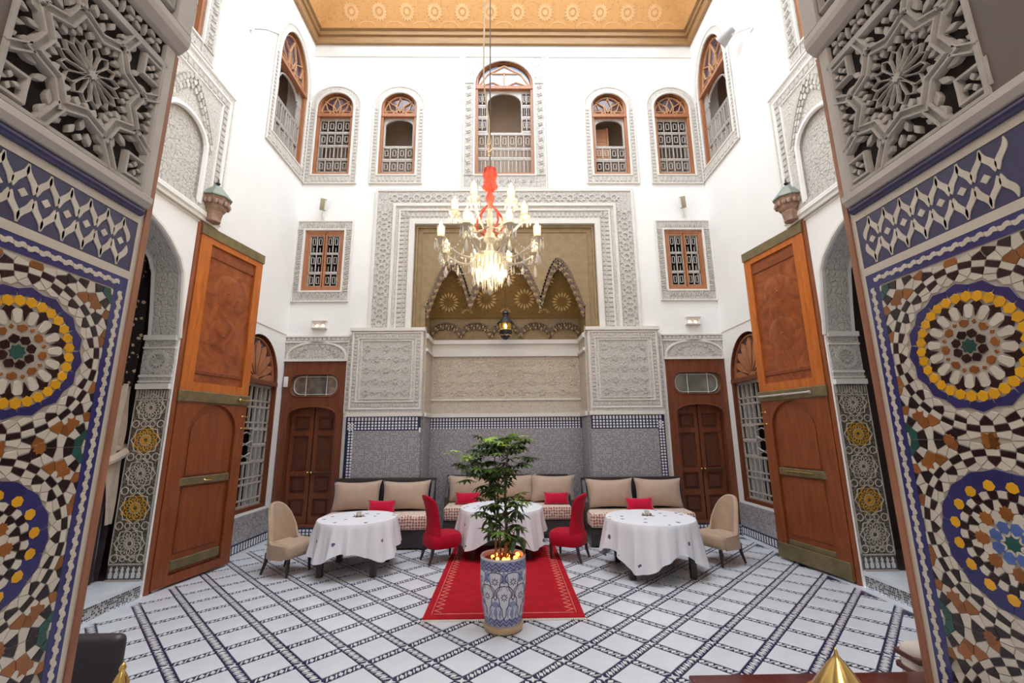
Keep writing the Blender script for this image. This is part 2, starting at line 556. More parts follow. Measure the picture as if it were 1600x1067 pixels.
    def grid(s, P, closed_u=False, closed_v=False, smooth=True):
        """P[i][j] -> quads"""
        nu, nv = len(P), len(P[0])
        vs = [p for row in P for p in row]
        fs = []
        for i in range(nu if closed_u else nu - 1):
            for j in range(nv if closed_v else nv - 1):
                a, b = (i + 1) % nu, (j + 1) % nv
                fs.append((i * nv + j, a * nv + j, a * nv + b, i * nv + b))
        return s.add(vs, fs, smooth)
    def mesh(s, name, mats, recalc=True, smooth_angle=40):
        me = bpy.data.meshes.new(name)
        me.from_pydata(s.v, [], s.f)
        for m in (mats if isinstance(mats, (list, tuple)) else [mats]):
            me.materials.append(m)
        me.polygons.foreach_set('material_index', s.mi)
        me.polygons.foreach_set('use_smooth', s.sm)
        if recalc:
            bm = bmesh.new()
            bm.from_mesh(me)
            bmesh.ops.recalc_face_normals(bm, faces=bm.faces)
            bm.to_mesh(me)
            bm.free()
        if any(s.sm):
            me.set_sharp_from_angle(angle=radians(smooth_angle))
        me.update()
        return me
    def build(s, name, mats, parent=None, M=None, **kw):
        return place(name, s.mesh(name, mats), parent, M, **kw)

def _convex(l):
    n = len(l)
    for i in range(n):
        a, b, c = l[i - 1], l[i], l[(i + 1) % n]
        if (b[0] - a[0]) * (c[1] - b[1]) - (c[0] - b[0]) * (b[1] - a[1]) < -1e-12:
            return False
    return True

def _miter(a, p, b):
    def nd(q, r):
        dx, dy = r[0] - q[0], r[1] - q[1]
        l = hypot(dx, dy) or 1
        return -dy / l, dx / l
    if a is None:
        n = nd(p, b)
        return n[0], n[1], 1
    if b is None:
        n = nd(a, p)
        return n[0], n[1], 1
    n1, n2 = nd(a, p), nd(p, b)
    x, y = n1[0] + n2[0], n1[1] + n2[1]
    l = hypot(x, y)
    if l < 1e-6:
        return n1[0], n1[1], 1
    x, y = x / l, y / l
    return x, y, min(2.5, 1 / max(0.3, x * n1[0] + y * n1[1]))

def _inset(a, p, b, d):
    x, y, k = _miter(a, p, b)
    return p[0] + x * d * k, p[1] + y * d * k

def place(name, me, parent=None, M=None, **kw):
    o = bpy.data.objects.new(name, me)
    COL.objects.link(o)
    M = M.copy() if M is not None else Matrix.Identity(4)
    WM[o] = M
    if parent is not None:
        o.parent = parent
        o.matrix_basis = WM[parent].inverted() @ M
    else:
        o.matrix_basis = M
    for k, v in kw.items():
        o[k] = v
    return o

def thing(name, label, cat, loc=(0, 0, 0), rz=0.0, group=None, M=None):
    o = place(name, None, None, M if M is not None else Matrix.Translation(loc) @ Matrix.Rotation(rz, 4, 'Z'))
    o['label'] = label
    o['category'] = cat
    if group:
        o['group'] = group
    return o

def tag(o, label, cat, group=None, kind=None):
    o['label'] = label
    o['category'] = cat
    if group:
        o['group'] = group
    if kind:
        o['kind'] = kind
    return o

def dup(root, M, label=None, group=None):
    r = root.copy()
    COL.objects.link(r)
    r.matrix_basis = M
    WM[r] = M
    if label:
        r['label'] = label
    if group:
        r['group'] = group
    for ch in list(root.children):
        c = ch.copy()
        COL.objects.link(c)
        c.parent = r
        for g in list(ch.children):
            d = g.copy()
            COL.objects.link(d)
            d.parent = c
    return r

def frame_m(U, V, N, o):
    return Matrix(((U[0], V[0], N[0], o[0]), (U[1], V[1], N[1], o[1]), (U[2], V[2], N[2], o[2]), (0, 0, 0, 1)))

def back_m(x=0, z=0, y=7.65):
    return frame_m((1, 0, 0), (0, 0, 1), (0, -1, 0), (x, y, z))

def side_m(s, y=0.0, z=0.0, x=3.9):
    """local u runs along +Y on the left wall (s=-1), along -Y on the right one; local z points into the court"""
    if s < 0:
        return frame_m((0, 1, 0), (0, 0, 1), (1, 0, 0), (-x, y, z))
    return frame_m((0, -1, 0), (0, 0, 1), (-1, 0, 0), (x, y, z))

def T(x=0, y=0, z=0):
    return Matrix.Translation((x, y, z))

def RZ(a):
    return Matrix.Rotation(a, 4, 'Z')

def rect(x0, x1, y0, y1):
    return [(x0, y0), (x1, y0), (x1, y1), (x0, y1)]

def arch(w, hs, rise, n=20, x=0.0, y=0.0, power=1.0):
    p = [(x - w / 2, y), (x + w / 2, y), (x + w / 2, y + hs)]
    for i in range(1, n):
        a = pi * i / n
        p.append((x + w / 2 * cos(a), y + hs + rise * sin(a) ** power))
    p.append((x - w / 2, y + hs))
    return p

def star(n, r1, r2, a0=0.0, c=(0, 0)):
    return [(c[0] + (r1 if i % 2 == 0 else r2) * cos(a0 + pi * i / n), c[1] + (r1 if i % 2 == 0 else r2) * sin(a0 + pi * i / n)) for i in range(2 * n)]

def ngon(n, r, a0=0.0, c=(0, 0)):
    return [(c[0] + r * cos(a0 + 2 * pi * i / n), c[1] + r * sin(a0 + 2 * pi * i / n)) for i in range(n)]

def stuff_rosettes(mb, x0, x1, y0, y1, cell, z0, h, keep=None):
    """a field of carved eight-point bosses in staggered rows"""
    ny = max(1, int((y1 - y0) / cell))
    nx = max(1, int((x1 - x0) / cell))
    for j in range(ny):
        for i in range(nx):
            cx = x0 + (x1 - x0) * (i + 0.5) / nx
            cy = y0 + (y1 - y0) * (j + 0.5) / ny
            if keep and not keep(cx, cy):
                continue
            if (i + j) % 2 == 0:
                mb.prism(star(8, cell * 0.42, cell * 0.27, 0, (cx, cy)), z0, z0 + h, [star(8, cell * 0.22, cell * 0.14, pi / 8, (cx, cy))], back=False)
            else:
                mb.prism(star(4, cell * 0.42, cell * 0.17, pi / 4 * 0, (cx, cy)), z0, z0 + h * 0.8, back=False)

def border_blocks(mb, x0, x1, y0, y1, band, step, z0, h):
    """small oblong blocks chased round a rectangular border band"""
    def run(a, b, fix0, fix1, horiz):
        n = max(1, int((b - a) / step))
        for i in range(n):
            s0 = a + (b - a) * (i + 0.14) / n
            s1 = a + (b - a) * (i + 0.86) / n
            if horiz:
                mb.bevbox(s0, s1, fix0, fix1, z0, z0 + h, h * 0.5)
            else:
                mb.bevbox(fix0, fix1, s0, s1, z0, z0 + h, h * 0.5)
    e = band * 0.18
    run(x0, x1, y0 + e, y0 + band - e, True)
    run(x0, x1, y1 - band + e, y1 - e, True)
    run(y0 + band, y1 - band, x0 + e, x0 + band - e, False)
    run(y0 + band, y1 - band, x1 - band + e, x1 - e, False)

# ------------------------------------------------------------------ the setting: floor
st = dict(kind='structure')
mb = MB()
mb.box(-3.9, 3.9, 1.5, 8.35, -0.10, 0.0)
floor = mb.build('floor', W['navy'], **st)
G = 0.35                                            # spacing of the diagonal grid of mosaic strips
R2 = sqrt(0.5)
def pq(p, q):
    return ((p - q) * R2, (p + q) * R2)
P0, Q0 = 0.115, 0.217
TS = 0.268
tile_mb = MB()
h = TS / 2
tile_mb.bevbox(-h, h, -h, h, 0.0, 0.006, 0.002)
tile_me = tile_mb.mesh('marble_tile', W['marble'])
chips = MB()
spots = []
def inside(x, y):
    return -3.86 < x < 3.86 and 1.3 < y < 7.75 or (abs(x) < 1.35 and 7.6 < y < 8.2)
def lozenge(mb, p, q, ang, a, b, z0, z1, kind):
    c, s_ = cos(ang), sin(ang)
    pts = ((-a, 0), (-a * .35, -b), (a, 0), (a * .35, b)) if kind else ((-a, -b), (0, -b * .5), (a, b), (0, b * .5))
    pl = []
    for x, y in pts:
        u, v = p + x * c - y * s_, q + x * s_ + y * c
        pl.append(pq(u, v))
    mb.prism(pl, z0, z1, back=False)
for i in range(-22, 34):
    for j in range(-22, 34):
        p, q = P0 + G * (i + 0.5), Q0 + G * (j + 0.5)
        x, y = pq(p, q)
        if inside(x, y):
            spots.append((hypot(x, y), x, y))
        # the strip of mosaic on two sides of every tile
        for k in range(2):
            pp, qq = (P0 + G * (i + 0.5), Q0 + G * j) if k == 0 else (P0 + G * i, Q0 + G * (j + 0.5))
            x, y = pq(pp, qq)
            if not (-3.8 < x < 3.8 and 1.6 < y < 7.6):
                continue
            ang = 0 if k == 0 else pi / 2
            nl = 8
            for t in range(nl):
                o_ = (t + 0.5) / nl * TS - TS / 2
                lozenge(chips, pp + (o_ if k == 0 else 0), qq + (0 if k == 0 else o_), ang, 0.019, 0.027, 0.0, 0.005, t % 2)
        x, y = pq(P0 + G * i, Q0 + G * j)
        if -3.8 < x < 3.8 and 1.6 < y < 7.6:
            pl = [pq(P0 + G * i + a, Q0 + G * j + b) for a, b in star(4, 0.040, 0.016, pi / 4)]
            chips.prism(pl, 0.0, 0.005, back=False)
chips.build('mosaic_chips', W['chip_white'], floor, kind='stuff')
spots.sort()
RT45 = RZ(pi / 4)
far_tiles = MB()
for n, (d, x, y) in enumerate(spots):
    if n < 300:
        place('marble_tile', tile_me, floor, T(x, y, 0) @ RT45)
    else:
        far_tiles.T = T(x, y, 0) @ RT45
        far_tiles.bevbox(-h, h, -h, h, 0.0, 0.006, 0.002)
if far_tiles.v:
    far_tiles.build('far_marble_tiles', W['marble'], floor, kind='stuff')
print('floor tiles', len(spots))
# plain marble kerb along the foot of the walls
mb = MB()
for s in (-1, 1):
    x0, x1 = sorted((s * 3.80, s * 3.9))
    mb.box(x0, x1, 1.5, 7.55, 0.0, 0.008)
mb.box(-3.8, -1.45, 7.46, 7.55, 0.0, 0.008)
mb.box(1.45, 3.8, 7.46, 7.55, 0.0, 0.008)
mb.build('kerb', W['marble'], floor)

# ------------------------------------------------------------------ back wall with its openings
ZT = 9.97
up_x = (-3.38, -2.11, 2.11, 3.38)
outer = [(-4.3, 0), (-1.45, 0), (-1.45, 3.50), (-1.70, 3.50), (-1.70, 5.55), (1.70, 5.55), (1.70, 3.50), (1.45, 3.50), (1.45, 0), (4.3, 0), (4.3, ZT), (-4.3, ZT)]
holes = []
for x in up_x:
    holes.append(arch(0.72, 1.50, 0.34, x=x, y=6.60))
holes.append(arch(1.18, 2.05, 0.56, x=0, y=6.60))
for x in (-3.38, 3.38):
    holes.append(rect(x - 0.36, x + 0.36, 4.25, 5.43))
    holes.append(rect(x - 0.54, x + 0.54, 0.19, 2.94))
mb = MB()
mb.prism(outer, -0.35, 0.0, holes)
wall_back = mb.build('wall_back', W['white'], M=back_m(), **st)

# horizontal bands under the cornice, vertical bands beside the middle window
mb = MB()
mb.box(-3.9, 3.9, 9.30, 9.36, 0, 0.02)
mb.box(-3.9, 3.9, 9.36, 9.58, 0, 0.012)
mb.box(-0.92, -0.84, 6.29, 9.30, 0, 0.02)
mb.box(0.84, 0.92, 6.29, 9.30, 0, 0.02)
mb.build('trim_1', W['cream'], M=back_m(), kind='structure')

# the big carved frame of the niche
nf = place('niche_surround', None, None, back_m(0, 0, 7.65))
nf['kind'] = 'structure'
def portal(w, z1, z0=3.50):
    return [(-w, z0), (-w, z1), (w, z1), (w, z0)]
def u_band(mb, w_out, z_out, w_in, z_in, zz0, zz1, z0=3.50):
    mb.prism([(-w_out, z0), (-w_out, z_out), (w_out, z_out), (w_out, z0), (w_in, z0), (w_in, z_in), (-w_in, z_in), (-w_in, z0)], zz0, zz1)
mb = MB()
u_band(mb, 2.44, 6.25, 2.10, 5.96, 0, 0.03)
mb.build('carved_band', W['stucco'], nf, back_m())
mb = MB()
u_band(mb, 2.47, 6.28, 2.42, 6.23, 0, 0.045)
u_band(mb, 2.12, 5.98, 2.07, 5.92, 0, 0.05)
u_band(mb, 2.00, 5.85, 1.97, 5.82, 0, 0.05)
u_band(mb, 1.80, 5.65, 1.70, 5.55, 0, 0.055)
mb.build('plain_moulding', W['cream'], nf, back_m())
mb = MB()
u_band(mb, 2.07, 5.92, 1.80, 5.65, 0, 0.02)
mb.build('inner_band', W['stucco_pale'], nf, back_m())
mb = MB()
for k in range(26):                                  # pierced oblongs of the inner bands
    z = 3.56 + k * 0.088
    for s in (-1, 1):
        mb.bevbox(s * 1.935 - 0.045, s * 1.935 + 0.045, z, z + 0.06, 0.02, 0.04, 0.008)
        mb.bevbox(s * 1.845 - 0.02, s * 1.845 + 0.02, z, z + 0.06, 0.02, 0.04, 0.008)
for k in range(44):
    x = -1.92 + k * 0.089
    mb.bevbox(x - 0.032, x + 0.032, 5.70, 5.78, 0.02, 0.04, 0.008)
mb.build('carved_blocks', W['relief'], nf, back_m(), kind='stuff')
mb = MB()                                            # bosses on the wide band
for k in range(11):
    z = 3.63 + k * 0.21
    for s in (-1, 1):
        mb.prism(star(8, 0.10, 0.066, 0, (s * 2.27, z)), 0.03, 0.045, [star(8, 0.05, 0.035, 0, (s * 2.27, z))], back=False)
        for dz in (0.105,):
            mb.prism(star(4, 0.06, 0.025, pi / 4, (s * 2.27 - 0.09, z + dz)), 0.03, 0.042, back=False)
            mb.prism(star(4, 0.06, 0.025, pi / 4, (s * 2.27 + 0.09, z + dz)), 0.03, 0.042, back=False)
for k in range(21):
    x = -2.1 + k * 0.21
    mb.prism(star(8, 0.10, 0.066, 0, (x, 6.10)), 0.03, 0.045, [star(8, 0.05, 0.035, 0, (x, 6.10))], back=False)
mb.build('carved_bosses', W['relief'], nf, back_m(), kind='stuff')

# piers either side of the alcove: carved panel over mosaic dado
def pier(s):
    r = place('wall_pier', None, None, back_m(s * 2.08, 0, 7.65), kind='structure')
    M = back_m(s * 2.08, 0, 7.65)
    mb = MB()
    mb.box(-0.63, 0.63, 2.03, 3.49, 0.0, 0.12)
    mb.build('pier_plaster', W['stucco_pale'], r, M)
    mb = MB()
    mb.box(-0.63, 0.63, 0.0, 1.97, 0.0, 0.12)
    mb.build('dado', W['dado'], r, M)
    mb = MB()
    mb.box(-0.65, 0.65, 1.97, 2.03, 0.0, 0.145)
    mb.box(-0.66, 0.66, 3.46, 3.52, 0.0, 0.15)
    for x0, x1, z0, z1, w in ((-0.6, 0.6, 2.10, 3.43, 0.03), (-0.50, 0.50, 2.22, 3.33, 0.02), (-0.44, 0.44, 2.27, 3.28, 0.015)):
        mb.strap(rect(x0, x1, z0, z1), w, 0.018, 0.12, True)
    mb.build('plain_moulding', W['cream'], r, M)
    mb = MB()
    mb.box(-0.43, 0.43, 2.28, 3.27, 0.12, 0.124)
    mb.build('carved_field', W['stucco_fine'], r, M)
    mb = MB()
    stuff_rosettes(mb, -0.42, 0.42, 2.29, 3.26, 0.165, 0.122, 0.014)
    border_blocks(mb, -0.58, 0.58, 2.12, 3.41, 0.075, 0.062, 0.12, 0.014)
    mb.build('carved_bosses', W['relief'], r, M, kind='stuff')
    # white checker border of the dado
    mb = MB()
    n = 21
    for k in range(n):
        x = -0.60 + 1.2 * k / n
        mb.box(x, x + 0.034, 1.90, 1.955, 0.12, 0.124)
        for j in range(3):
            mb.box(x, x + 0.034, 1.85 - j * 0.048, 1.85 - j * 0.048 + 0.032, 0.12, 0.124)
    xo = s * 0.55
    for k in range(24):
        z = 0.72 + k * 0.048
        for j in range(2):
            x = xo + s * (0.048 * j - 0.02)
            mb.box(min(x, x + 0.032), max(x, x + 0.032), z, z + 0.032, 0.12, 0.124)
    mb.build('border_chips', W['chip_white'], r, M, kind='stuff')
    mb = MB()
    mb.box(-0.63, 0.63, 1.735, 1.97, 0.12, 0.121)
    mb.box(min(xo - s * .035, xo + s * .08), max(xo - s * .035, xo + s * .08), 0.4, 1.735, 0.12, 0.121)
    mb.build('border_ground', W['navy'], r, M)
    return r
pier(-1)
pier(1)
mb = MB()                                            # small light switch on the left pier
mb.rbox(-1.475, -1.445, 7.50, 7.525, 1.70, 1.78, 0.005, 2)
tag(mb.build('light_switch', W['fixture_white']), 'small white wall switch on the grey mosaic of the left alcove pier', 'switch')

# the alcove behind
alc = place('wall_alcove', None, None, back_m(0, 0, 8.3), kind='structure')
M = back_m(0, 0, 8.3)
mb = MB()
mb.box(-1.45, 1.45, 2.03, 3.44, -0.1, 0.0)
mb.box(-1.55, -1.42, 2.03, 3.44, 0.0, 0.65)
mb.box(1.42, 1.55, 2.03, 3.44, 0.0, 0.65)
mb.build('alcove_plaster', W['stucco_warm'], alc, M)
mb = MB()
mb.box(-1.45, 1.45, 0, 1.97, -0.1, 0.0)
mb.box(-1.55, -1.42, 0, 1.97, 0.0, 0.65)
mb.box(1.42, 1.55, 0, 1.97, 0.0, 0.65)
mb.build('dado', W['dado'], alc, M)
mb = MB()
mb.box(-1.42, 1.42, 1.97, 2.04, 0, 0.035)
mb.box(-1.42, 1.42, 3.12, 3.17, 0, 0.04)
mb.box(-1.42, 1.42, 3.17, 3.36, 0, 0.02)
mb.box(-1.42, 1.42, 3.36, 3.44, 0, 0.07)
mb.box(-1.42, 1.42, 2.28, 2.31, 0, 0.02)
for s in (-1, 1):
    a, b = sorted((s * 1.42, s * 1.385))
    mb.box(a, b, 1.97, 2.04, 0.035, 0.65)
    mb.box(a, b, 3.12, 3.17, 0.04, 0.65)
    mb.box(a, b, 3.36, 3.44, 0.07, 0.65)
mb.build('plain_moulding', W['cream'], alc, M)
mb = MB()
stuff_rosettes(mb, -1.38, 1.38, 2.34, 3.10, 0.19, 0.0, 0.012)
mb.build('carved_bosses', W['stucco_warm'], alc, M, kind='stuff')
mb = MB()
mb.box(-1.42, 1.42, 1.76, 1.97, 0, 0.002)
mb.build('border_ground', W['navy'], alc, M)
mb = MB()
n = 50
for k in range(n):
    x = -1.41 + 2.82 * k / n
    mb.box(x, x + 0.034, 1.90, 1.955, 0.0, 0.005)
    for j in range(3):
        mb.box(x, x + 0.034, 1.85 - j * 0.045, 1.85 - j * 0.045 + 0.030, 0.0, 0.005)
mb.build('border_chips', W['chip_white'], alc, M, kind='stuff')

# gilded wooden ceiling of the alcove: side boards, sloping ceiling with rosettes, muqarnas frieze
nc = place('alcove_ceiling', None, None, back_m(0, 0, 8.3), kind='structure')
mb = MB()
mb.box(-1.75, 1.75, 3.44, 3.90, -0.1, 0.0)
mb.box(-1.80, -1.46, 3.44, 5.7, -0.1, 0.545)
mb.box(1.46, 1.80, 3.44, 5.7, -0.1, 0.545)
mb.build('side_board', W['niche_wood'], nc, M)
mb = MB()                                            # slope from (z 3.88, depth 0) up to (z 5.1, depth .6)
mb.add([(-1.5, 3.88, 0.02), (1.5, 3.88, 0.02), (1.5, 5.05, 0.54), (-1.5, 5.05, 0.54), (-1.5, 3.98, -0.06), (1.5, 3.98, -0.06), (1.5, 5.15, 0.50), (-1.5, 5.15, 0.50)],
       [(0, 1, 2, 3), (7, 6, 5, 4), (0, 4, 5, 1), (1, 5, 6, 2), (2, 6, 7, 3), (3, 7, 4, 0)])
mb.build('sloping_ceiling', W['niche_dark'], nc, M)
sl = atan2(0.52, 1.17)
for x, v, r in ((-1.1, 0.30, 0.20), (-0.37, 0.36, 0.21), (0.37, 0.36, 0.21), (1.1, 0.30, 0.20), (-0.75, 0.06, 0.13), (0.0, 0.08, 0.12), (0.75, 0.06, 0.13), (-0.75, .75, .2), (0, .78, .2), (.75, .75, .2)):
    mb = MB()
    Ms = M @ T(x, 3.88, 0.02) @ Matrix.Rotation(sl, 4, 'X') @ T(0, v + 0.02, 0)
    for k in range(16):
        a = 2 * pi * k / 16
        if v < 0.2 and not (0.1 < a < pi - 0.1):
            continue
        c_, s_ = cos(a), sin(a)
        mb.prism([(r * .45 * c_, r * .45 * s_), (r * .75 * cos(a - .13), r * .75 * sin(a - .13)), (r * c_, r * s_), (r * .75 * cos(a + .13), r * .75 * sin(a + .13))], 0.0, 0.012, back=False)
    mb.build('gold_rosette', W['niche_gold'], nc, Ms)
def muq_cells(mb, path, drop, size, z0):
    """rows of little honeycomb cells hanging under a curve (x, y), stepping forward"""
    L = [0]
    for a, b in zip(path, path[1:]):
        L.append(L[-1] + hypot(b[0] - a[0], b[1] - a[1]))
    n = max(3, int(L[-1] / size))
    for row in range(drop):
        for i in range(n):
            t = L[-1] * (i + (0.5 if row % 2 else 0.25)) / n
            for k in range(len(path) - 1):
                if L[k] <= t <= L[k + 1]:
                    f = (t - L[k]) / (L[k + 1] - L[k] + 1e-9)
                    x = path[k][0] + f * (path[k + 1][0] - path[k][0])
                    y = path[k][1] + f * (path[k + 1][1] - path[k][1])
                    break
            y -= row * size * 0.85
            s_ = size * 0.42
            mb.m = (i + row) % 2 if row else 0
            mb.prism([(x - s_, y), (x - s_ * .8, y - s_), (x, y - s_ * 2.1), (x + s_ * .8, y - s_), (x + s_, y), (x, y + s_ * .5)], z0 - 0.02 * row, z0 + 0.05 - 0.013 * row)
mb = MB()
pth = []
for a in range(5):                                   # scalloped gilded frieze on the alcove's back
    cx = -1.16 + a * 0.58
    for k in range(13):
        an = pi - pi * k / 12
        pth.append((cx + 0.26 * cos(an), 3.62 + 0.17 * sin(an) ** 0.8))
mb.strap(pth, 0.035, 0.05, 0.02)
mb.build('scalloped_moulding', W['muq_gold'], nc, M)
mb = MB()
muq_cells(mb, pth, 3, 0.055, 0.03)
mb.build('muqarnas_cells', [W['muqarnas'], W['muq_gold']], nc, M, kind='stuff')

# wooden screen with three pointed arches closing the top of the niche
scr = place('niche_screen', None, None, back_m(0, 0, 7.68), kind='structure')
M = back_m(0, 0, 7.68)
def half_arch(x0, y0, x1, y1, n=8, bulge=0.10):
    """from a springing (x0,y0) to a pointed crown (x1,y1), bowed outwards"""
    out = []
    for i in range(n + 1):
        t = i / n
        x = x0 + (x1 - x0) * t
        y = y0 + (y1 - y0) * (1 - (1 - t) ** 1.7)
        out.append((x, y))
    return out
edge = [(-1.46, 3.50), (-1.46, 3.95)] + half_arch(-1.46, 3.95, -1.0, 4.90) + half_arch(-0.66, 4.13, -1.0, 4.90)[::-1][1:] \
    + half_arch(-0.66, 4.13, 0.0, 5.15)[1:] + half_arch(0.66, 4.13, 0.0, 5.15)[::-1][1:] \
    + half_arch(0.66, 4.13, 1.0, 4.90)[1:] + half_arch(1.46, 3.95, 1.0, 4.90)[::-1][1:] + [(1.46, 3.50)]
mb = MB()
mb.prism([(-1.70, 3.50)] + edge + [(1.70, 3.50), (1.70, 5.55), (-1.70, 5.55)], -0.07, 0.0)
mb.build('screen_board', W['niche_wood'], scr, M)
mb = MB()
mb.strap([(-1.66, 3.52), (-1.66, 5.51), (1.66, 5.51), (1.66, 3.52)], 0.06, 0.03, 0.0)
mb.strap([(-1.56, 3.52), (-1.56, 5.41), (1.56, 5.41), (1.56, 3.52)], 0.025, 0.015, 0.0)
mb.strap(edge[1:-1], 0.05, 0.02, 0.0)
mb.box(-1.72, -1.42, 3.50, 3.56, -0.02, 0.05)
mb.box(1.42, 1.72, 3.50, 3.56, -0.02, 0.05)
mb.build('screen_moulding', W['niche_wood'], scr, M)
mb = MB()
muq_cells(mb, [(x * 0.985, y - 0.02) for x, y in edge[1:-1]], 4, 0.066, -0.03)
mb.build('muqarnas_cells', [W['muqarnas'], W['muq_gold']], scr, M, kind='stuff')

# ------------------------------------------------------------------ windows
def lattice(mb, x0, x1, y0, y1, nx, rows, z0, z1, t=0.012):
    """turned-wood grille: bands of upright slots between solid rails; rows = list of (height share, slots)"""
    tot = sum(r[0] for r in rows)
    y = y0
    mb.box(x0, x1, y0, y0 + t, z0, z1)
    mb.box(x0, x1, y1 - t, y1, z0, z1)
    for hsh, kind in rows:
        hh = (y1 - y0) * hsh / tot
        if kind == 3:                                # plain upright slots
            for i in range(nx + 1):
                x = x0 + (x1 - x0) * i / nx
                mb.box(x - t * 0.55, x + t * 0.55, y, y + hh, z0, z1)
        elif kind == 0:                                # solid rail with a bead line
            mb.box(x0, x1, y + hh * 0.12, y + hh * 0.88, z0, z1 - 0.006)
            mb.box(x0, x1, y + hh * 0.42, y + hh * 0.58, z0, z1)
        else:
            for i in range(nx + 1):
                x = x0 + (x1 - x0) * i / nx
                mb.box(x - t * 0.7, x + t * 0.7, y, y + hh, z0, z1)
            for i in range(nx):
                xa = x0 + (x1 - x0) * i / nx
                w = (x1 - x0) / nx
                if kind == 2:                        # nested little frame in the slot
                    a, b, c, d = xa + w * .3, xa + w * .7, y + hh * .25, y + hh * .8
                    q = t * 0.45
                    mb.box(a - q, a + q, c, d, z0, z1 - .004)
                    mb.box(b - q, b + q, c, d, z0, z1 - .004)
                    mb.box(a, b, d - q, d + q, z0, z1 - .004)
                    mb.box(a, b, c - q, c + q, z0, z1 - .004)
                elif kind == 1:
                    mb.box(xa + w * .5 - t * .35, xa + w * .5 + t * .35, y, y + hh, z0, z1 - .004)
        y += hh

def arch_y(w, hs, rise, x):
    u = max(0.0, 1 - (2 * x / w) ** 2)
    return hs + rise * sqrt(u)

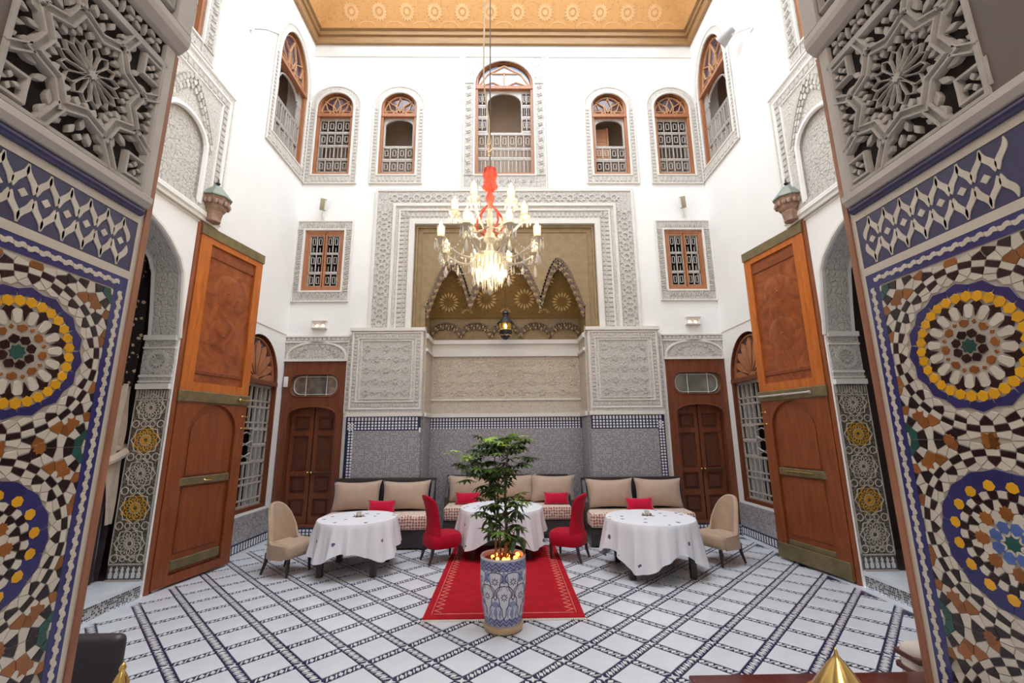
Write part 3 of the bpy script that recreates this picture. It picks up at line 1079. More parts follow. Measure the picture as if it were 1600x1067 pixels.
def window(num, M, w, hs, rise, tr, style, surround, label=None, recess=None, mats=None):
    """w opening width, hs springing, rise crown, tr transom height; style picks the filling"""
    r = place('window_%d' % num, None, None, M, kind='structure')
    fw = 0.055
    Mf = M @ T(0, 0, 0.048)                          # joinery nearly flush with the wall face
    mb = MB()
    mb.prism(arch(w, hs, rise) if rise else rect(-w / 2, w / 2, 0, hs), -0.16, -0.05, [arch(w - 2 * fw, hs, rise - fw, y=fw) if rise else rect(-w / 2 + fw, w / 2 - fw, fw, hs - fw)])
    if tr:
        mb.box(-w / 2 + .01, w / 2 - .01, tr - 0.035, tr + 0.035, -0.17, -0.035)
    mb.build('frame', W['door_wood'] if style == 'ground' else W['frame_wood'], r, Mf)
    d = 0.45
    mb = MB()                                        # the dim gallery seen through it
    e = w / 2 + 0.25
    top = hs + rise + 0.2
    mb.box(-e, e, -0.2, top, -0.35 - d - .05, -0.35 - d)
    mb.box(-e - .05, -e, -0.2, top, -0.35 - d, -0.35)
    mb.box(e, e + .05, -0.2, top, -0.35 - d, -0.35)
    mb.box(-e, e, -0.25, -0.2, -0.35 - d, -0.35)
    mb.box(-e, e, top, top + .05, -0.35 - d, -0.35)
    mb.build('gallery_recess', recess or W['recess'], r, M)
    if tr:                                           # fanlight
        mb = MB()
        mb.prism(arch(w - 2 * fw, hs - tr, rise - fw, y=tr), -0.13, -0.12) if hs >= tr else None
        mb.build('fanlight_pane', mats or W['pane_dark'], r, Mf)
        mb = MB()
        c = (0, tr + 0.02)
        H = hs + rise - tr - fw
        if style == 'big':
            for sgn in (-1, 1):
                mb.strap([(sgn * w * .46, tr + .05), (sgn * w * .30, tr + H * .62), (0, tr + H * .98)], 0.045, 0.03, -0.12)
                mb.strap([(sgn * w * .46, tr + H * .10), (sgn * w * .2, tr + H * .30), (0, tr + H * .08)], 0.035, 0.03, -0.12)
                mb.strap([(sgn * w * .22, tr + H * .66), (0, tr + H * .66)], 0.03, 0.03, -0.12)
            mb.strap([(0, tr), (0, tr + H * .7)], 0.035, 0.03, -0.12)
        elif style == 'ground':                      # shell of thick carved petals
            for k in range(9):
                a = pi * (k + .5) / 9
                ex, ey = cos(a), sin(a)
                R = .92 / sqrt((ex / (w * .45)) ** 2 + (ey / H) ** 2)
                q = .075 * R + .012
                mb.prism([(ex * R * t - ey * s2 * q, c[1] + ey * R * t + ex * s2 * q) for t, s2 in ((.18, 0), (.62, -1), (.86, -1.1), (1.0, 0), (.86, 1.1), (.62, 1))], -.12, -.085)
            mb.strap([(w * .45 * cos(pi * k / 14), c[1] + H * .97 * sin(pi * k / 14)) for k in range(15)], 0.03, 0.03, -0.12)
            mb.prism([(.09 * cos(pi * k / 8), c[1] - .02 + .11 * sin(pi * k / 8)) for k in range(9)], -.12, -.08)
        else:
            n = 5
            for k in range(n):
                a = pi * (k + 0.5) / n
                ex, ey = cos(a), sin(a)
                R = min(w * .47 / max(abs(ex), 1e-3), H * 1.02 / max(ey, .1)) * 0.92
                R = min(R, hypot(w * .44 * ex, H * .98 * ey) * 1.02)
                am = [(ex * R * t - ey * s2 * R * .16, c[1] + ey * R * t + ex * s2 * R * .16) for t, s2 in ((0.22, 0), (0.55, 1), (0.98, 0), (0.55, -1))]
                mb.strap(am, 0.022, 0.03, -0.12, True)
            mb.strap([(w * .22 * cos(pi * k / 8), c[1] + H * .28 * sin(pi * k / 8)) for k in range(9)], 0.022, 0.03, -0.12)
            mb.strap([(w * .44 * cos(pi * k / 12), c[1] + H * .96 * sin(pi * k / 12)) for k in range(13)], 0.02, 0.03, -0.12)
        mb.build('tracery', W['frame_wood'] if style == 'ground' else W['tracery'], r, Mf)
    x0, x1, y0 = -w / 2 + fw, w / 2 - fw, fw
    y1 = (tr or hs) - (0.035 if tr else fw)
    mb = MB()
    z0, z1 = -0.14, -0.11
    hh = y1 - y0
    if style == 'full':
        lattice(mb, x0, x1, y0, y1, 4, [(.06, 0), (.2, 2), (.06, 0), (.2, 1), (.06, 0), (.2, 2), (.06, 0), (.2, 2), (.05, 0)], z0, z1)
    elif style == 'half':
        lattice(mb, x0, x1, y0, y0 + hh * .48, 4, [(.06, 0), (.2, 2), (.08, 0), (.2, 2), (.03, 0)], z0, z1)
        mb.prism([(x0, y0 + hh * .48), (x1, y0 + hh * .48), (x1, y1), (x0, y1)], z0, z1,
                 [arch(w - 2 * fw - .07, hh * .36, hh * .12, 12, 0, y0 + hh * .50)])
    elif style == 'big':
        lattice(mb, x0, x1, y0, y0 + hh * .47, 7, [(.03, 0), (.2, 1), (.07, 0), (.1, 1), (.06, 0), (.2, 2), (.02, 0)], z0, z1)
        sw = (x1 - x0) * .16
        for a, b in ((x0, x0 + sw), (x1 - sw, x1)):
            lattice(mb, a, b, y0 + hh * .47, y1, 2, [(.08, 0), (.2, 2), (.08, 0), (.14, 1), (.08, 0), (.2, 2), (.05, 0)], z0, z1)
        mb.prism(rect(x0 + sw, x1 - sw, y0 + hh * .47, y1), z0, z1, [arch(x1 - x0 - 2 * sw - .05, hh * .36, hh * .12, 12, 0, y0 + hh * .49)])
    elif style == 'iron':
        lattice(mb, x0, x1, y0, y0 + hh * .55, 6, [(.2, 2), (.05, 0), (.2, 1), (.04, 0)], z0, z1, 0.014)
        lattice(mb, x0, x0 + .12, y0 + hh * .55, y1, 2, [(.3, 1), (.06, 0), (.3, 1)], z0, z1, 0.012)
        lattice(mb, x1 - .12, x1, y0 + hh * .55, y1, 2, [(.3, 1), (.06, 0), (.3, 1)], z0, z1, 0.012)
        mb.strap([((x1 - x0 - .3) / 2 * cos(pi * k / 12), y1 - .22 + .18 * sin(pi * k / 12)) for k in range(13)], 0.03, 0.03, z0)
    elif style == 'casement':
        lattice(mb, x0 + .04, -0.03, y0 + .04, y1 - .04, 2, [(.2, 2), (.06, 0), (.08, 1), (.2, 2), (.05, 0), (.08, 1), (.2, 2)], -0.10, -0.075, 0.010)
        lattice(mb, 0.03, x1 - .04, y0 + .04, y1 - .04, 2, [(.2, 2), (.06, 0), (.08, 1), (.2, 2), (.05, 0), (.08, 1), (.2, 2)], -0.10, -0.075, 0.010)
    elif style == 'ground':
        lattice(mb, x0, x1, y0, y0 + hh * .36, 8, [(.03, 0), (.05, 3), (.03, 0), (.17, 3), (.04, 0), (.05, 3), (.03, 0), (.17, 3), (.04, 0)], z0, z1, 0.017)
        lattice(mb, x0, x1, y0 + hh * .62, y1, 8, [(.03, 0), (.05, 3), (.03, 0), (.18, 3), (.04, 0), (.05, 3), (.03, 0), (.18, 3), (.04, 0)], z0, z1, 0.017)
        sw = (x1 - x0) * .36
        for a, b in ((x0, x0 + sw), (x1 - sw, x1)):
            lattice(mb, a, b, y0 + hh * .36, y0 + hh * .62, 3, [(.1, 3), (.04, 0), (.1, 3)], z0, z1, 0.017)
        for q in range(5):
            yy = y0 + hh * (.38 + .048 * q)
            mb.strap([(-(x1 - x0) * .13, yy), (0, yy + .05 * (-1) ** q), ((x1 - x0) * .13, yy)], .016, .02, z0)
    mb.build('grille', W['grille'], r, Mf, kind='stuff')
    if style == 'casement':
        mb = MB()
        for a, b in ((x0, -0.008), (0.008, x1)):
            mb.prism(rect(a, b, y0, y1), -0.115, -0.06, [rect(a + .035, b - .022, y0 + .04, y1 - .04)])
        mb.build('sash', W['frame_wood'], r, Mf)
    if surround:
        sx, s0, s1, srise = surround                 # half width, bottom, springing, crown rise (0 = square)
        outer_ = arch(2 * sx, s1 - s0, srise, y=s0) if srise else rect(-sx, sx, s0, s1)
        inner_ = arch(w, hs, rise) if rise else rect(-w / 2, w / 2, 0, hs)
        mb = MB()
        mb.prism(outer_, 0.0, 0.022, [inner_])
        mb.build('carved_surround', W['stucco_pale'] if srise else W['stucco'], r, M)
        mb = MB()
        mb.strap(arch(w + .03, hs, rise + .02, y=-.015) if rise else rect(-w / 2 - .02, w / 2 + .02, -.02, hs + .02), 0.045, 0.02, 0.02, True)
        mb.strap([(x * .985, s0 + (y - s0) * .995 + .012) for x, y in outer_], 0.03, 0.014, 0.022, True)
        mb.build('plain_moulding', W['cream'], r, M)
        mb = MB()
        wd = sx - w / 2
        if srise:
            n = 9
            for k in range(n):
                x = -w / 2 + w * (k + .5) / n
                mb.bevbox(x - w / n * .32, x + w / n * .32, s0 + .05, -.05, 0.022, 0.036, .006)
            for k in range(int((hs - s0) / .075)):
                y = s0 + .05 + k * .075
                for s in (-1, 1):
                    xc = s * (w / 2 + wd * .56)
                    mb.bevbox(xc - wd * .2, xc + wd * .2, y, y + .05, 0.022, 0.034, .006)
        else:
            for k in range(8):                       # carved cursive-like sprigs in the square frames
                x = -w / 2 + w * (k + .5) / 8
                for yb in ((hs + wd * .55, -wd * .55) if not rise else (-wd * .62,)):
                    mb.strap([(x - .03, yb - .04), (x - .005, yb + .045), (x + .012, yb - .03), (x + .035, yb + .03)], 0.018, 0.016, 0.022)
            for k in range(12):
                y = hs * (k + .5) / 12
                for s in (-1, 1):
                    xc = s * (w / 2 + wd * .55)
                    mb.strap([(xc - .035, y - .035), (xc + .03, y - .012), (xc - .03, y + .012), (xc + .035, y + .035)], 0.018, 0.016, 0.022)
            for s in (-1, 1):
                for yb in (hs, 0):
                    mb.box(s * (w / 2 + .01) - .008, s * (w / 2 + .01) + .008, *( (hs + .03, s1 - .02) if yb else (s0 + .02, -.03)), .022, .036)
                    a, b = sorted((s * (w / 2 + .03), s * (sx - .02)))
                    mb.box(a, b, *((hs + .005, hs + .02) if yb else (-.02, -.005)), .022, .036)
        mb.build('carved_blocks', W['relief'], r, M, kind='stuff')
    return r

for k, x in enumerate(up_x):
    window(k + 1, back_m(x, 6.60), 0.72, 1.50, 0.34, 1.33, 'full' if k in (0, 3) else 'half', (0.51, -0.20, 1.50, 0.47))
window(5, back_m(0, 6.60), 1.18, 2.05, 0.56, 1.98, 'big', (0.82, -0.31, 2.70, 0), mats=W['pane_sky'])
for k, x in enumerate((-3.38, 3.38)):
    window(6 + k, back_m(x, 4.25), 0.72, 1.18, 0, 0, 'casement', (0.52, -0.22, 1.36, 0), recess=W['recess_dark'])
# the shutter seen half open behind the second window from the right
mb = MB()
mb.box(-0.33, 0.02, 0.60, 1.30, -0.42, -0.38)
mb.box(-0.30, -0.02, 0.66, 0.94, -0.38, -0.37)
mb.box(-0.30, -0.02, 1.0, 1.25, -0.38, -0.37)
mb.box(0.02, 0.06, 0.55, 1.32, -0.45, -0.36)
mb.build('window_shutter', W['shutter'], M=back_m(2.11, 6.60), kind='structure')

# ------------------------------------------------------------------ side walls
def arch_profile():
    half = [(1.35, 0), (1.35, 2.83), (1.31, 3.2), (1.25, 3.62), (1.17, 3.77), (0.98, 3.94), (0.85, 4.02), (0.6, 4.12), (0.3, 4.22)]
    return half
ARC = 3.79                                           # middle of the side arches along the court
def side_wall(s):
    nm = 'wall_left' if s < 0 else 'wall_right'
    M = side_m(s)
    f = (lambda y: y) if s < 0 else (lambda y: -y)
    half = arch_profile()
    op = [(ARC + a, z) for a, z in half] + [(ARC, 4.27)] + [(ARC - a, z) for a, z in half[::-1]]
    out = [(1.5, 0)] + [(ARC - a, z) for a, z in half] + [(ARC, 4.27)] + [(ARC + a, z) for a, z in half[::-1]] + [(7.65, 0), (7.65, ZT), (1.5, ZT)]
    hl = [arch(1.20, 1.98, 0.72, x=6.87, y=0.56), arch(1.04, 1.52, 0.86, x=6.97, y=6.66), arch(1.9, 1.6, .8, x=ARC, y=6.66)]
    mb = MB()
    mb.prism([(f(a), b) for a, b in out], -0.38, 0.0, [[(f(a), b) for a, b in l] for l in hl])
    wl = mb.build(nm, W['white'], M=M, **st)
    # carved lining of the arch soffit and its fluted impost
    mb = MB()
    for e, z0, z1 in ((-0.36, -0.33, -0.05),):
        P = []
        ring = [(ARC + a * 0.996, z - .004) for a, z in half[1:]] + [(ARC, 4.262)] + [(ARC - a * .996, z - .004) for a, z in half[1:][::-1]]
        P = [[(f(a), b, z) for z in (-0.33, -0.05)] for a, b in ring]
        mb.grid(P, smooth=False)
    mb.build('carved_soffit', W['stucco'], wl, M)
    ring = [(f(ARC + a), z) for a, z in half[1:]] + [(f(ARC), 4.27)] + [(f(ARC - a), z) for a, z in half[1:][::-1]]
    mb = MB()
    mb.strap(ring, 0.05, 0.02, 0.0)
    sq = [(f(ARC + 1.5), 2.2), (f(ARC + 1.5), 4.36), (f(ARC - 1.5), 4.36), (f(ARC - 1.5), 2.2)]
    mb.strap(sq, 0.03, 0.018, 0.0)
    mb.box(*sorted((f(ARC + 1.68), f(ARC - 1.68))), 4.38, 4.45, 0, 0.05)
    mb.build('arch_moulding', W['cream'], wl, M)
    mb = MB()                                        # moulding line framing the grilled arch window
    mb.strap([(f(6.20), 0.6), (f(6.20), 3.42), (f(7.62), 3.42)], 0.02, 0.012, 0.0)
    mb.build('plain_moulding', W['cream'], wl, M)
    # mosaic below the window, with its navy plinth
    mb = MB()
    mb.box(*sorted((f(5.25), f(7.62))), 0.16, 0.52, 0, 0.02)
    mb.build('dado', W['dado'], wl, M)
    mb = MB()
    mb.box(*sorted((f(5.25), f(7.62))), 0.012, 0.16, 0, 0.022)
    mb.build('plinth', W['navy'], wl, M)
    mb = MB()
    for k in range(34):
        y = 5.3 + k * 0.068
        mb.box(*sorted((f(y), f(y + .036))), 0.04, 0.135, 0.022, 0.026)
    mb.box(*sorted((f(5.25), f(7.62))), 0.012, 0.024, 0.022, 0.025)
    mb.build('plinth_chips', W['chip_white'], wl, M, kind='stuff')
    return wl
wall_l = side_wall(-1)
wall_r = side_wall(1)
window(8, side_m(-1, 6.87, 0.56), 1.20, 1.98, 0.72, 1.95, 'ground', None, recess=W['recess_dark'])
window(9, side_m(1, 6.87, 0.56), 1.20, 1.98, 0.72, 1.95, 'ground', None, recess=W['recess_dark'])
window(10, side_m(-1, 6.97, 6.66), 1.04, 1.52, 0.86, 1.52, 'iron', (0.66, -0.24, 1.52, 0.98))
window(11, side_m(1, 6.97, 6.66), 1.04, 1.52, 0.86, 1.52, 'iron', (0.66, -0.24, 1.52, 0.98))
window(12, side_m(-1, ARC, 6.66), 1.9, 1.6, 0.8, 1.6, 'iron', (1.2, -0.2, 2.6, 0))
window(13, side_m(1, ARC, 6.66), 1.9, 1.6, 0.8, 1.6, 'iron', (1.2, -0.2, 2.6, 0))

# carved blind arcade above each side arch
def blind_panel(s):
    M = side_m(s, ARC)
    r = place('blind_arcade', None, None, M, kind='structure')
    hw, z0, z1 = 1.68, 4.45, 6.38
    cent = (-0.88, 0.0, 0.88)
    archs = [arch(0.70, 0.72, 0.30, 14, c, z0 + 0.10) for c in cent]
    mb = MB()
    mb.prism(rect(-hw, hw, z0, z1), 0.0, 0.05, archs)
    mb.build('arcade_plaster', W['stucco_pale'], r, M)
    mb = MB()
    mb.box(-hw + .05, hw - .05, z0 + .05, z1 - .05, 0.0, 0.012)
    mb.build('arcade_ground', W['stucco'], r, M)
    mb = MB()
    for c in cent:
        mb.strap(arch(0.74, 0.72, 0.32, 14, c, z0 + 0.09)[1:] + [(c - .37, z0 + .09)], 0.07, 0.03, 0.05)
    mb.strap(rect(-hw + .10, hw - .10, z0 + .03, z1 - .13), 0.05, 0.02, 0.05, True)
    mb.strap(rect(-hw + .24, hw - .24, z0 + .03, z1 - .27), 0.025, 0.016, 0.05, True)
    mb.strap(rect(-hw, hw, z0, z1), 0.04, 0.02, 0.05, True)
    mb.build('plain_moulding', W['white'], r, M)
    mb = MB()
    border_blocks(mb, -hw + .11, hw - .11, z0 + .02, z1 - .14, 0.12, 0.09, 0.05, 0.016)
    mb.build('carved_blocks', W['relief'], r, M, kind='stuff')
    mb = MB()                                        # pointed muqarnas canopies over each blind arch
    for c in cent:
        pth = half_arch(c - 0.44, z0 + 0.95, c, z0 + 1.60) + half_arch(c + 0.44, z0 + .95, c, z0 + 1.60)[::-1][1:]
        muq_cells(mb, pth, 3, 0.075, 0.05)
    mb.build('muqarnas_cells', [W['relief'], W['cream']], r, M, kind='stuff')
    return r
blind_panel(-1)
blind_panel(1)

# end piers of the side arches, facing down the court: mosaic, plinth, carved impost
def arch_pier(s):
    xw = 4.10
    M = frame_m((1, 0, 0), (0, 0, 1), (0, -1, 0), (s * xw, ARC + 1.35, 0))
    r = place('wall_arch_pier', None, None, M, kind='structure')
    mb = MB()
    mb.box(-0.19, 0.19, 0.17, 2.22, -0.02, 0.012)
    mb.build('pier_ground', W['pier_mosaic'], r, M)
    mb = MB()
    mb.box(-0.19, 0.19, 2.22, 2.28, -0.02, 0.05)
    mb.box(-0.19, 0.19, 2.80, 2.86, -0.02, 0.045)
    mb.box(-0.19, 0.19, 2.36, 2.385, -0.02, 0.03)
    mb.box(-0.19, 0.19, 2.30, 2.315, -0.02, 0.03)
    mb.box(-0.19, 0.19, 2.70, 2.72, -0.02, 0.03)
    mb.build('plain_moulding', W['cream'], r, M)
    mb = MB()
    mb.box(-0.185, 0.185, 2.28, 2.80, -0.02, 0.02)
    mb.build('carved_impost', W['stucco'], r, M)
    mb = MB()
    mb.prism(star(16, 0.145, 0.125, 0, (0, 2.545)), 0.02, 0.03, [star(16, 0.10, 0.08, 0, (0, 2.545))], back=False)
    for k in range(12):
        a = 2 * pi * k / 12
        mb.prism(star(4, .03, .012, a, (.06 * cos(a), 2.545 + .06 * sin(a))), .02, .03, back=False)
    mb.build('carved_rosette', W['relief'], r, M, kind='stuff')
    mb = MB()                                        # interlaced rings of the mosaic
    for k in range(5):
        zc = 0.545 + k * 0.365
        mb.m = k % 2
        for q in range(8):
            a = 2 * pi * (q + .5) / 8
            mb.strap(ngon(10, 0.048, 0, (0.083 * cos(a), zc + 0.083 * sin(a))), 0.009, 0.005, 0.012, True)
            mb.prism(star(6, .016, .007, a, (0.098 * cos(a), zc + 0.098 * sin(a))), 0.012, 0.016, back=False)
            mb.prism(star(4, .014, .006, a, (0.150 * cos(a), zc + 0.150 * sin(a))), 0.012, 0.016, back=False)
        mb.strap(ngon(8, 0.030, pi / 8, (0, zc)), 0.012, 0.005, 0.012, True)
        mb.m = 0
        mb.strap(star(8, 0.165, 0.138, 0, (0, zc)), 0.012, 0.005, 0.012, True)
        for q in range(16):
            a = 2 * pi * q / 16
            mb.prism(star(4, .012, .005, a, (0.055 * cos(a), zc + 0.055 * sin(a))), 0.012, 0.016, back=False)
        for sx in (-1, 1):
            for dz in (-0.183,):
                if k == 0 and dz < 0:
                    dz = -0.15
                mb.strap(ngon(8, 0.040, 0, (sx * .14, zc + dz)), 0.012, 0.005, 0.012, True)
                mb.strap(ngon(8, 0.030, 0, (sx * .05, zc + dz)), 0.010, 0.005, 0.012, True)
    mb.build('ring_chips', [W['t_cream'], W['t_yellow']], r, M, kind='stuff')
    mb = MB()
    for sx in (-1, 1):
        mb.box(*sorted((sx * .182, sx * .19)), 0.33, 2.22, 0.012, 0.02)
    mb.box(-.19, .19, .33, .345, .012, .02)
    mb.box(-.19, .19, .17, .185, .012, .03)
    mb.box(-.19, .19, 2.09, 2.105, .012, .02)
    for k in range(12):
        x = -.175 + k * .03
        mb.box(x, x + .012, 2.115, 2.205, .012, .018)
    mb.build('edge_strip', W['grille'], r, M)
    for k in range(6):                               # merlons of the plinth
        x = -.150 + k * .06
        mb = MB()
        mb.prism([(x - .018, .20), (x + .018, .20), (x + .020, .245), (x + .008, .262), (x + .016, .285), (x, .318), (x - .016, .285), (x - .008, .262), (x - .020, .245)], .012, .017, back=False)
        mb.build('merlon_tile', W['chip_white'], r, M)
    return r
arch_pier(-1)
arch_pier(1)

# raised side rooms behind the arches
def side_room(s):
    r = place('wall_side_room', None, None, T(s * 5.2, ARC, 0), kind='structure')
    I = Matrix.Identity(4)
    xa, xb = s * 4.28, s * 6.6
    mb = MB()
    lo, hi = sorted((xa, xb))
    mb.box(*sorted((xb, xb + s * .1)), 1.6, 6.0, 0.1, 4.7)
    mb.box(lo, hi, 6.0, 6.1, 0.1, 4.7)
    mb.box(lo, hi, 1.5, 1.6, 0.1, 4.7)
    mb.box(lo, hi, 1.5, 6.1, 4.7, 4.8)
    mb.build('room_shell', W['recess_dark'], r, I)
    mb = MB()
    mb.box(lo, hi, 1.6, 6.0, 0.07, 0.168)
    mb.build('room_floor', W['maroon'], r, I)
    mb = MB()
    mb.box(*sorted((s * 3.90, s * 4.40)), ARC - 1.35, ARC + 1.348, 0.13, 0.17)
    mb.build('marble_step', W['marble'], r, I)
    mb = MB()
    mb.box(*sorted((s * 3.915, s * 4.0)), ARC - 1.35, ARC + 1.348, 0.0, 0.13)
    mb.build('step_riser', W['riser'], r, I)
    return r
side_room(-1)
side_room(1)

# ------------------------------------------------------------------ roof: painted cedar eaves round the open court
mb = MB()
yb, yf, xs = 7.65, 1.5, 3.9
def eave(mb, d0, z0, d1, z1, th=0.0):
    """one facet of the eaves running round the four walls, from inset d0 at z0 to inset d1 at z1"""
    def ring(d, z):
        return [(-xs + d, yf + d, z), (xs - d, yf + d, z), (xs - d, yb - d, z), (-xs + d, yb - d, z)]
    a, b = ring(d0, z0), ring(d1, z1)
    mb.add(a + b, [(i, (i + 1) % 4, (i + 1) % 4 + 4, i + 4) for i in range(4)], False)
eave(mb, -0.02, 9.58, 0.07, 9.58)
eave(mb, 0.07, 9.58, 0.07, 9.74)
eave(mb, 0.07, 9.74, 0.11, 9.745)
eave(mb, 0.11, 9.745, 0.11, 9.84)
eave(mb, 0.11, 9.84, 0.16, 9.85)
ceil = mb.build('ceiling', W['beam'], **st)
mb = MB()
eave(mb, 0.16, 9.85, 0.85, 10.55)
mb.build('coving_board', W['coving'], ceil)
mb = MB()
eave(mb, 0.85, 10.55, 0.85, 10.75)
eave(mb, 0.85, 10.75, -0.5, 10.76)
eave(mb, -0.5, 10.76, -0.5, 9.9)
mb.build('roof_edge', W['beam'], ceil)
co = atan2(0.70, 0.69)
mb = MB()
for k in range(12):                                  # painted stars on the coving of the back wall
    x = -3.08 + k * 0.56
    Ms = back_m(x, 9.85, 7.49) @ Matrix.Rotation(pi / 2 - co, 4, 'X')
    mb.T = Ms
    mb.prism(star(16, 0.165, 0.125, 0, (0, 0.27)), 0.0, 0.006, [star(16, 0.09, 0.07, 0, (0, 0.27))], back=False)
    mb.prism(star(8, 0.06, 0.04, 0, (0, 0.27)), 0.0, 0.006, back=False)
    mb.strap([(0.1 + .18 * cos(pi * q / 6) + .18, .02 + .09 * sin(pi * q / 6)) for q in range(7)], .014, .004)
mb.T = None
mb.build('painted_stars', W['coving_star'], ceil, kind='stuff')

# ------------------------------------------------------------------ near wall and the room the camera stands in
JL, JR, JY0, JY1 = -1.333, 1.305, 0.80, 1.50
M = frame_m((1, 0, 0), (0, 0, 1), (0, -1, 0), (0, JY1, 0))
mb = MB()
mb.prism([(-4.3, 0), (JL - .012, 0), (JL - .012, 4.2), (JR + .012, 4.2), (JR + .012, 0), (4.3, 0), (4.3, ZT), (-4.3, ZT)], 0.0, JY1 - JY0)
mb.build('wall_front', W['white'], M=M, **st)
mb = MB()
mb.box(-3.2, 3.2, -2.6, 1.5, -0.10, 0.0)
mb.build('floor_salon', W['marble'], **st)
mb = MB()
mb.box(-3.3, -3.2, -2.6, 0.8, 0, 4.6)
mb.build('wall_salon_left', W['cream'], **st)
mb = MB()
mb.box(3.2, 3.3, -2.6, 0.8, 0, 4.6)
mb.build('wall_salon_right', W['cream'], **st)
mb = MB()
mb.box(-3.3, 3.3, -2.7, -2.6, 0, 4.6)
mb.build('wall_salon_back', W['cream'], **st)
mb = MB()
mb.box(-3.3, 3.3, -2.7, 0.8, 4.6, 4.7)
mb.build('ceiling_salon', W['cream'], **st)

# ------------------------------------------------------------------ the jambs: zellij, leaf frieze, carved star panel
def ring_tile(kind, n, r0):
    """tile outlines (before rotation) used by the rosettes; all radii in image-derived units, before the final scaling"""
    return kind

TILE = {}
def tile_mesh(key, poly, mat, h=0.0028):
    if key not in TILE:
        mb = MB()
        mb.prism(poly, 0.0, h, bevel=0.0005, back=False)
        TILE[key] = mb.mesh(key, mat, smooth_angle=20)
    return TILE[key]

def kite(r0, r1, w, k=0.5, tail=0.0):
    rm = r0 + (r1 - r0) * k
    return [(r0, -tail), (rm, -w), (r1, -tail)] + ([(r1, tail)] if tail else []) + [(rm, w)] + ([(r0, tail)] if tail else [])

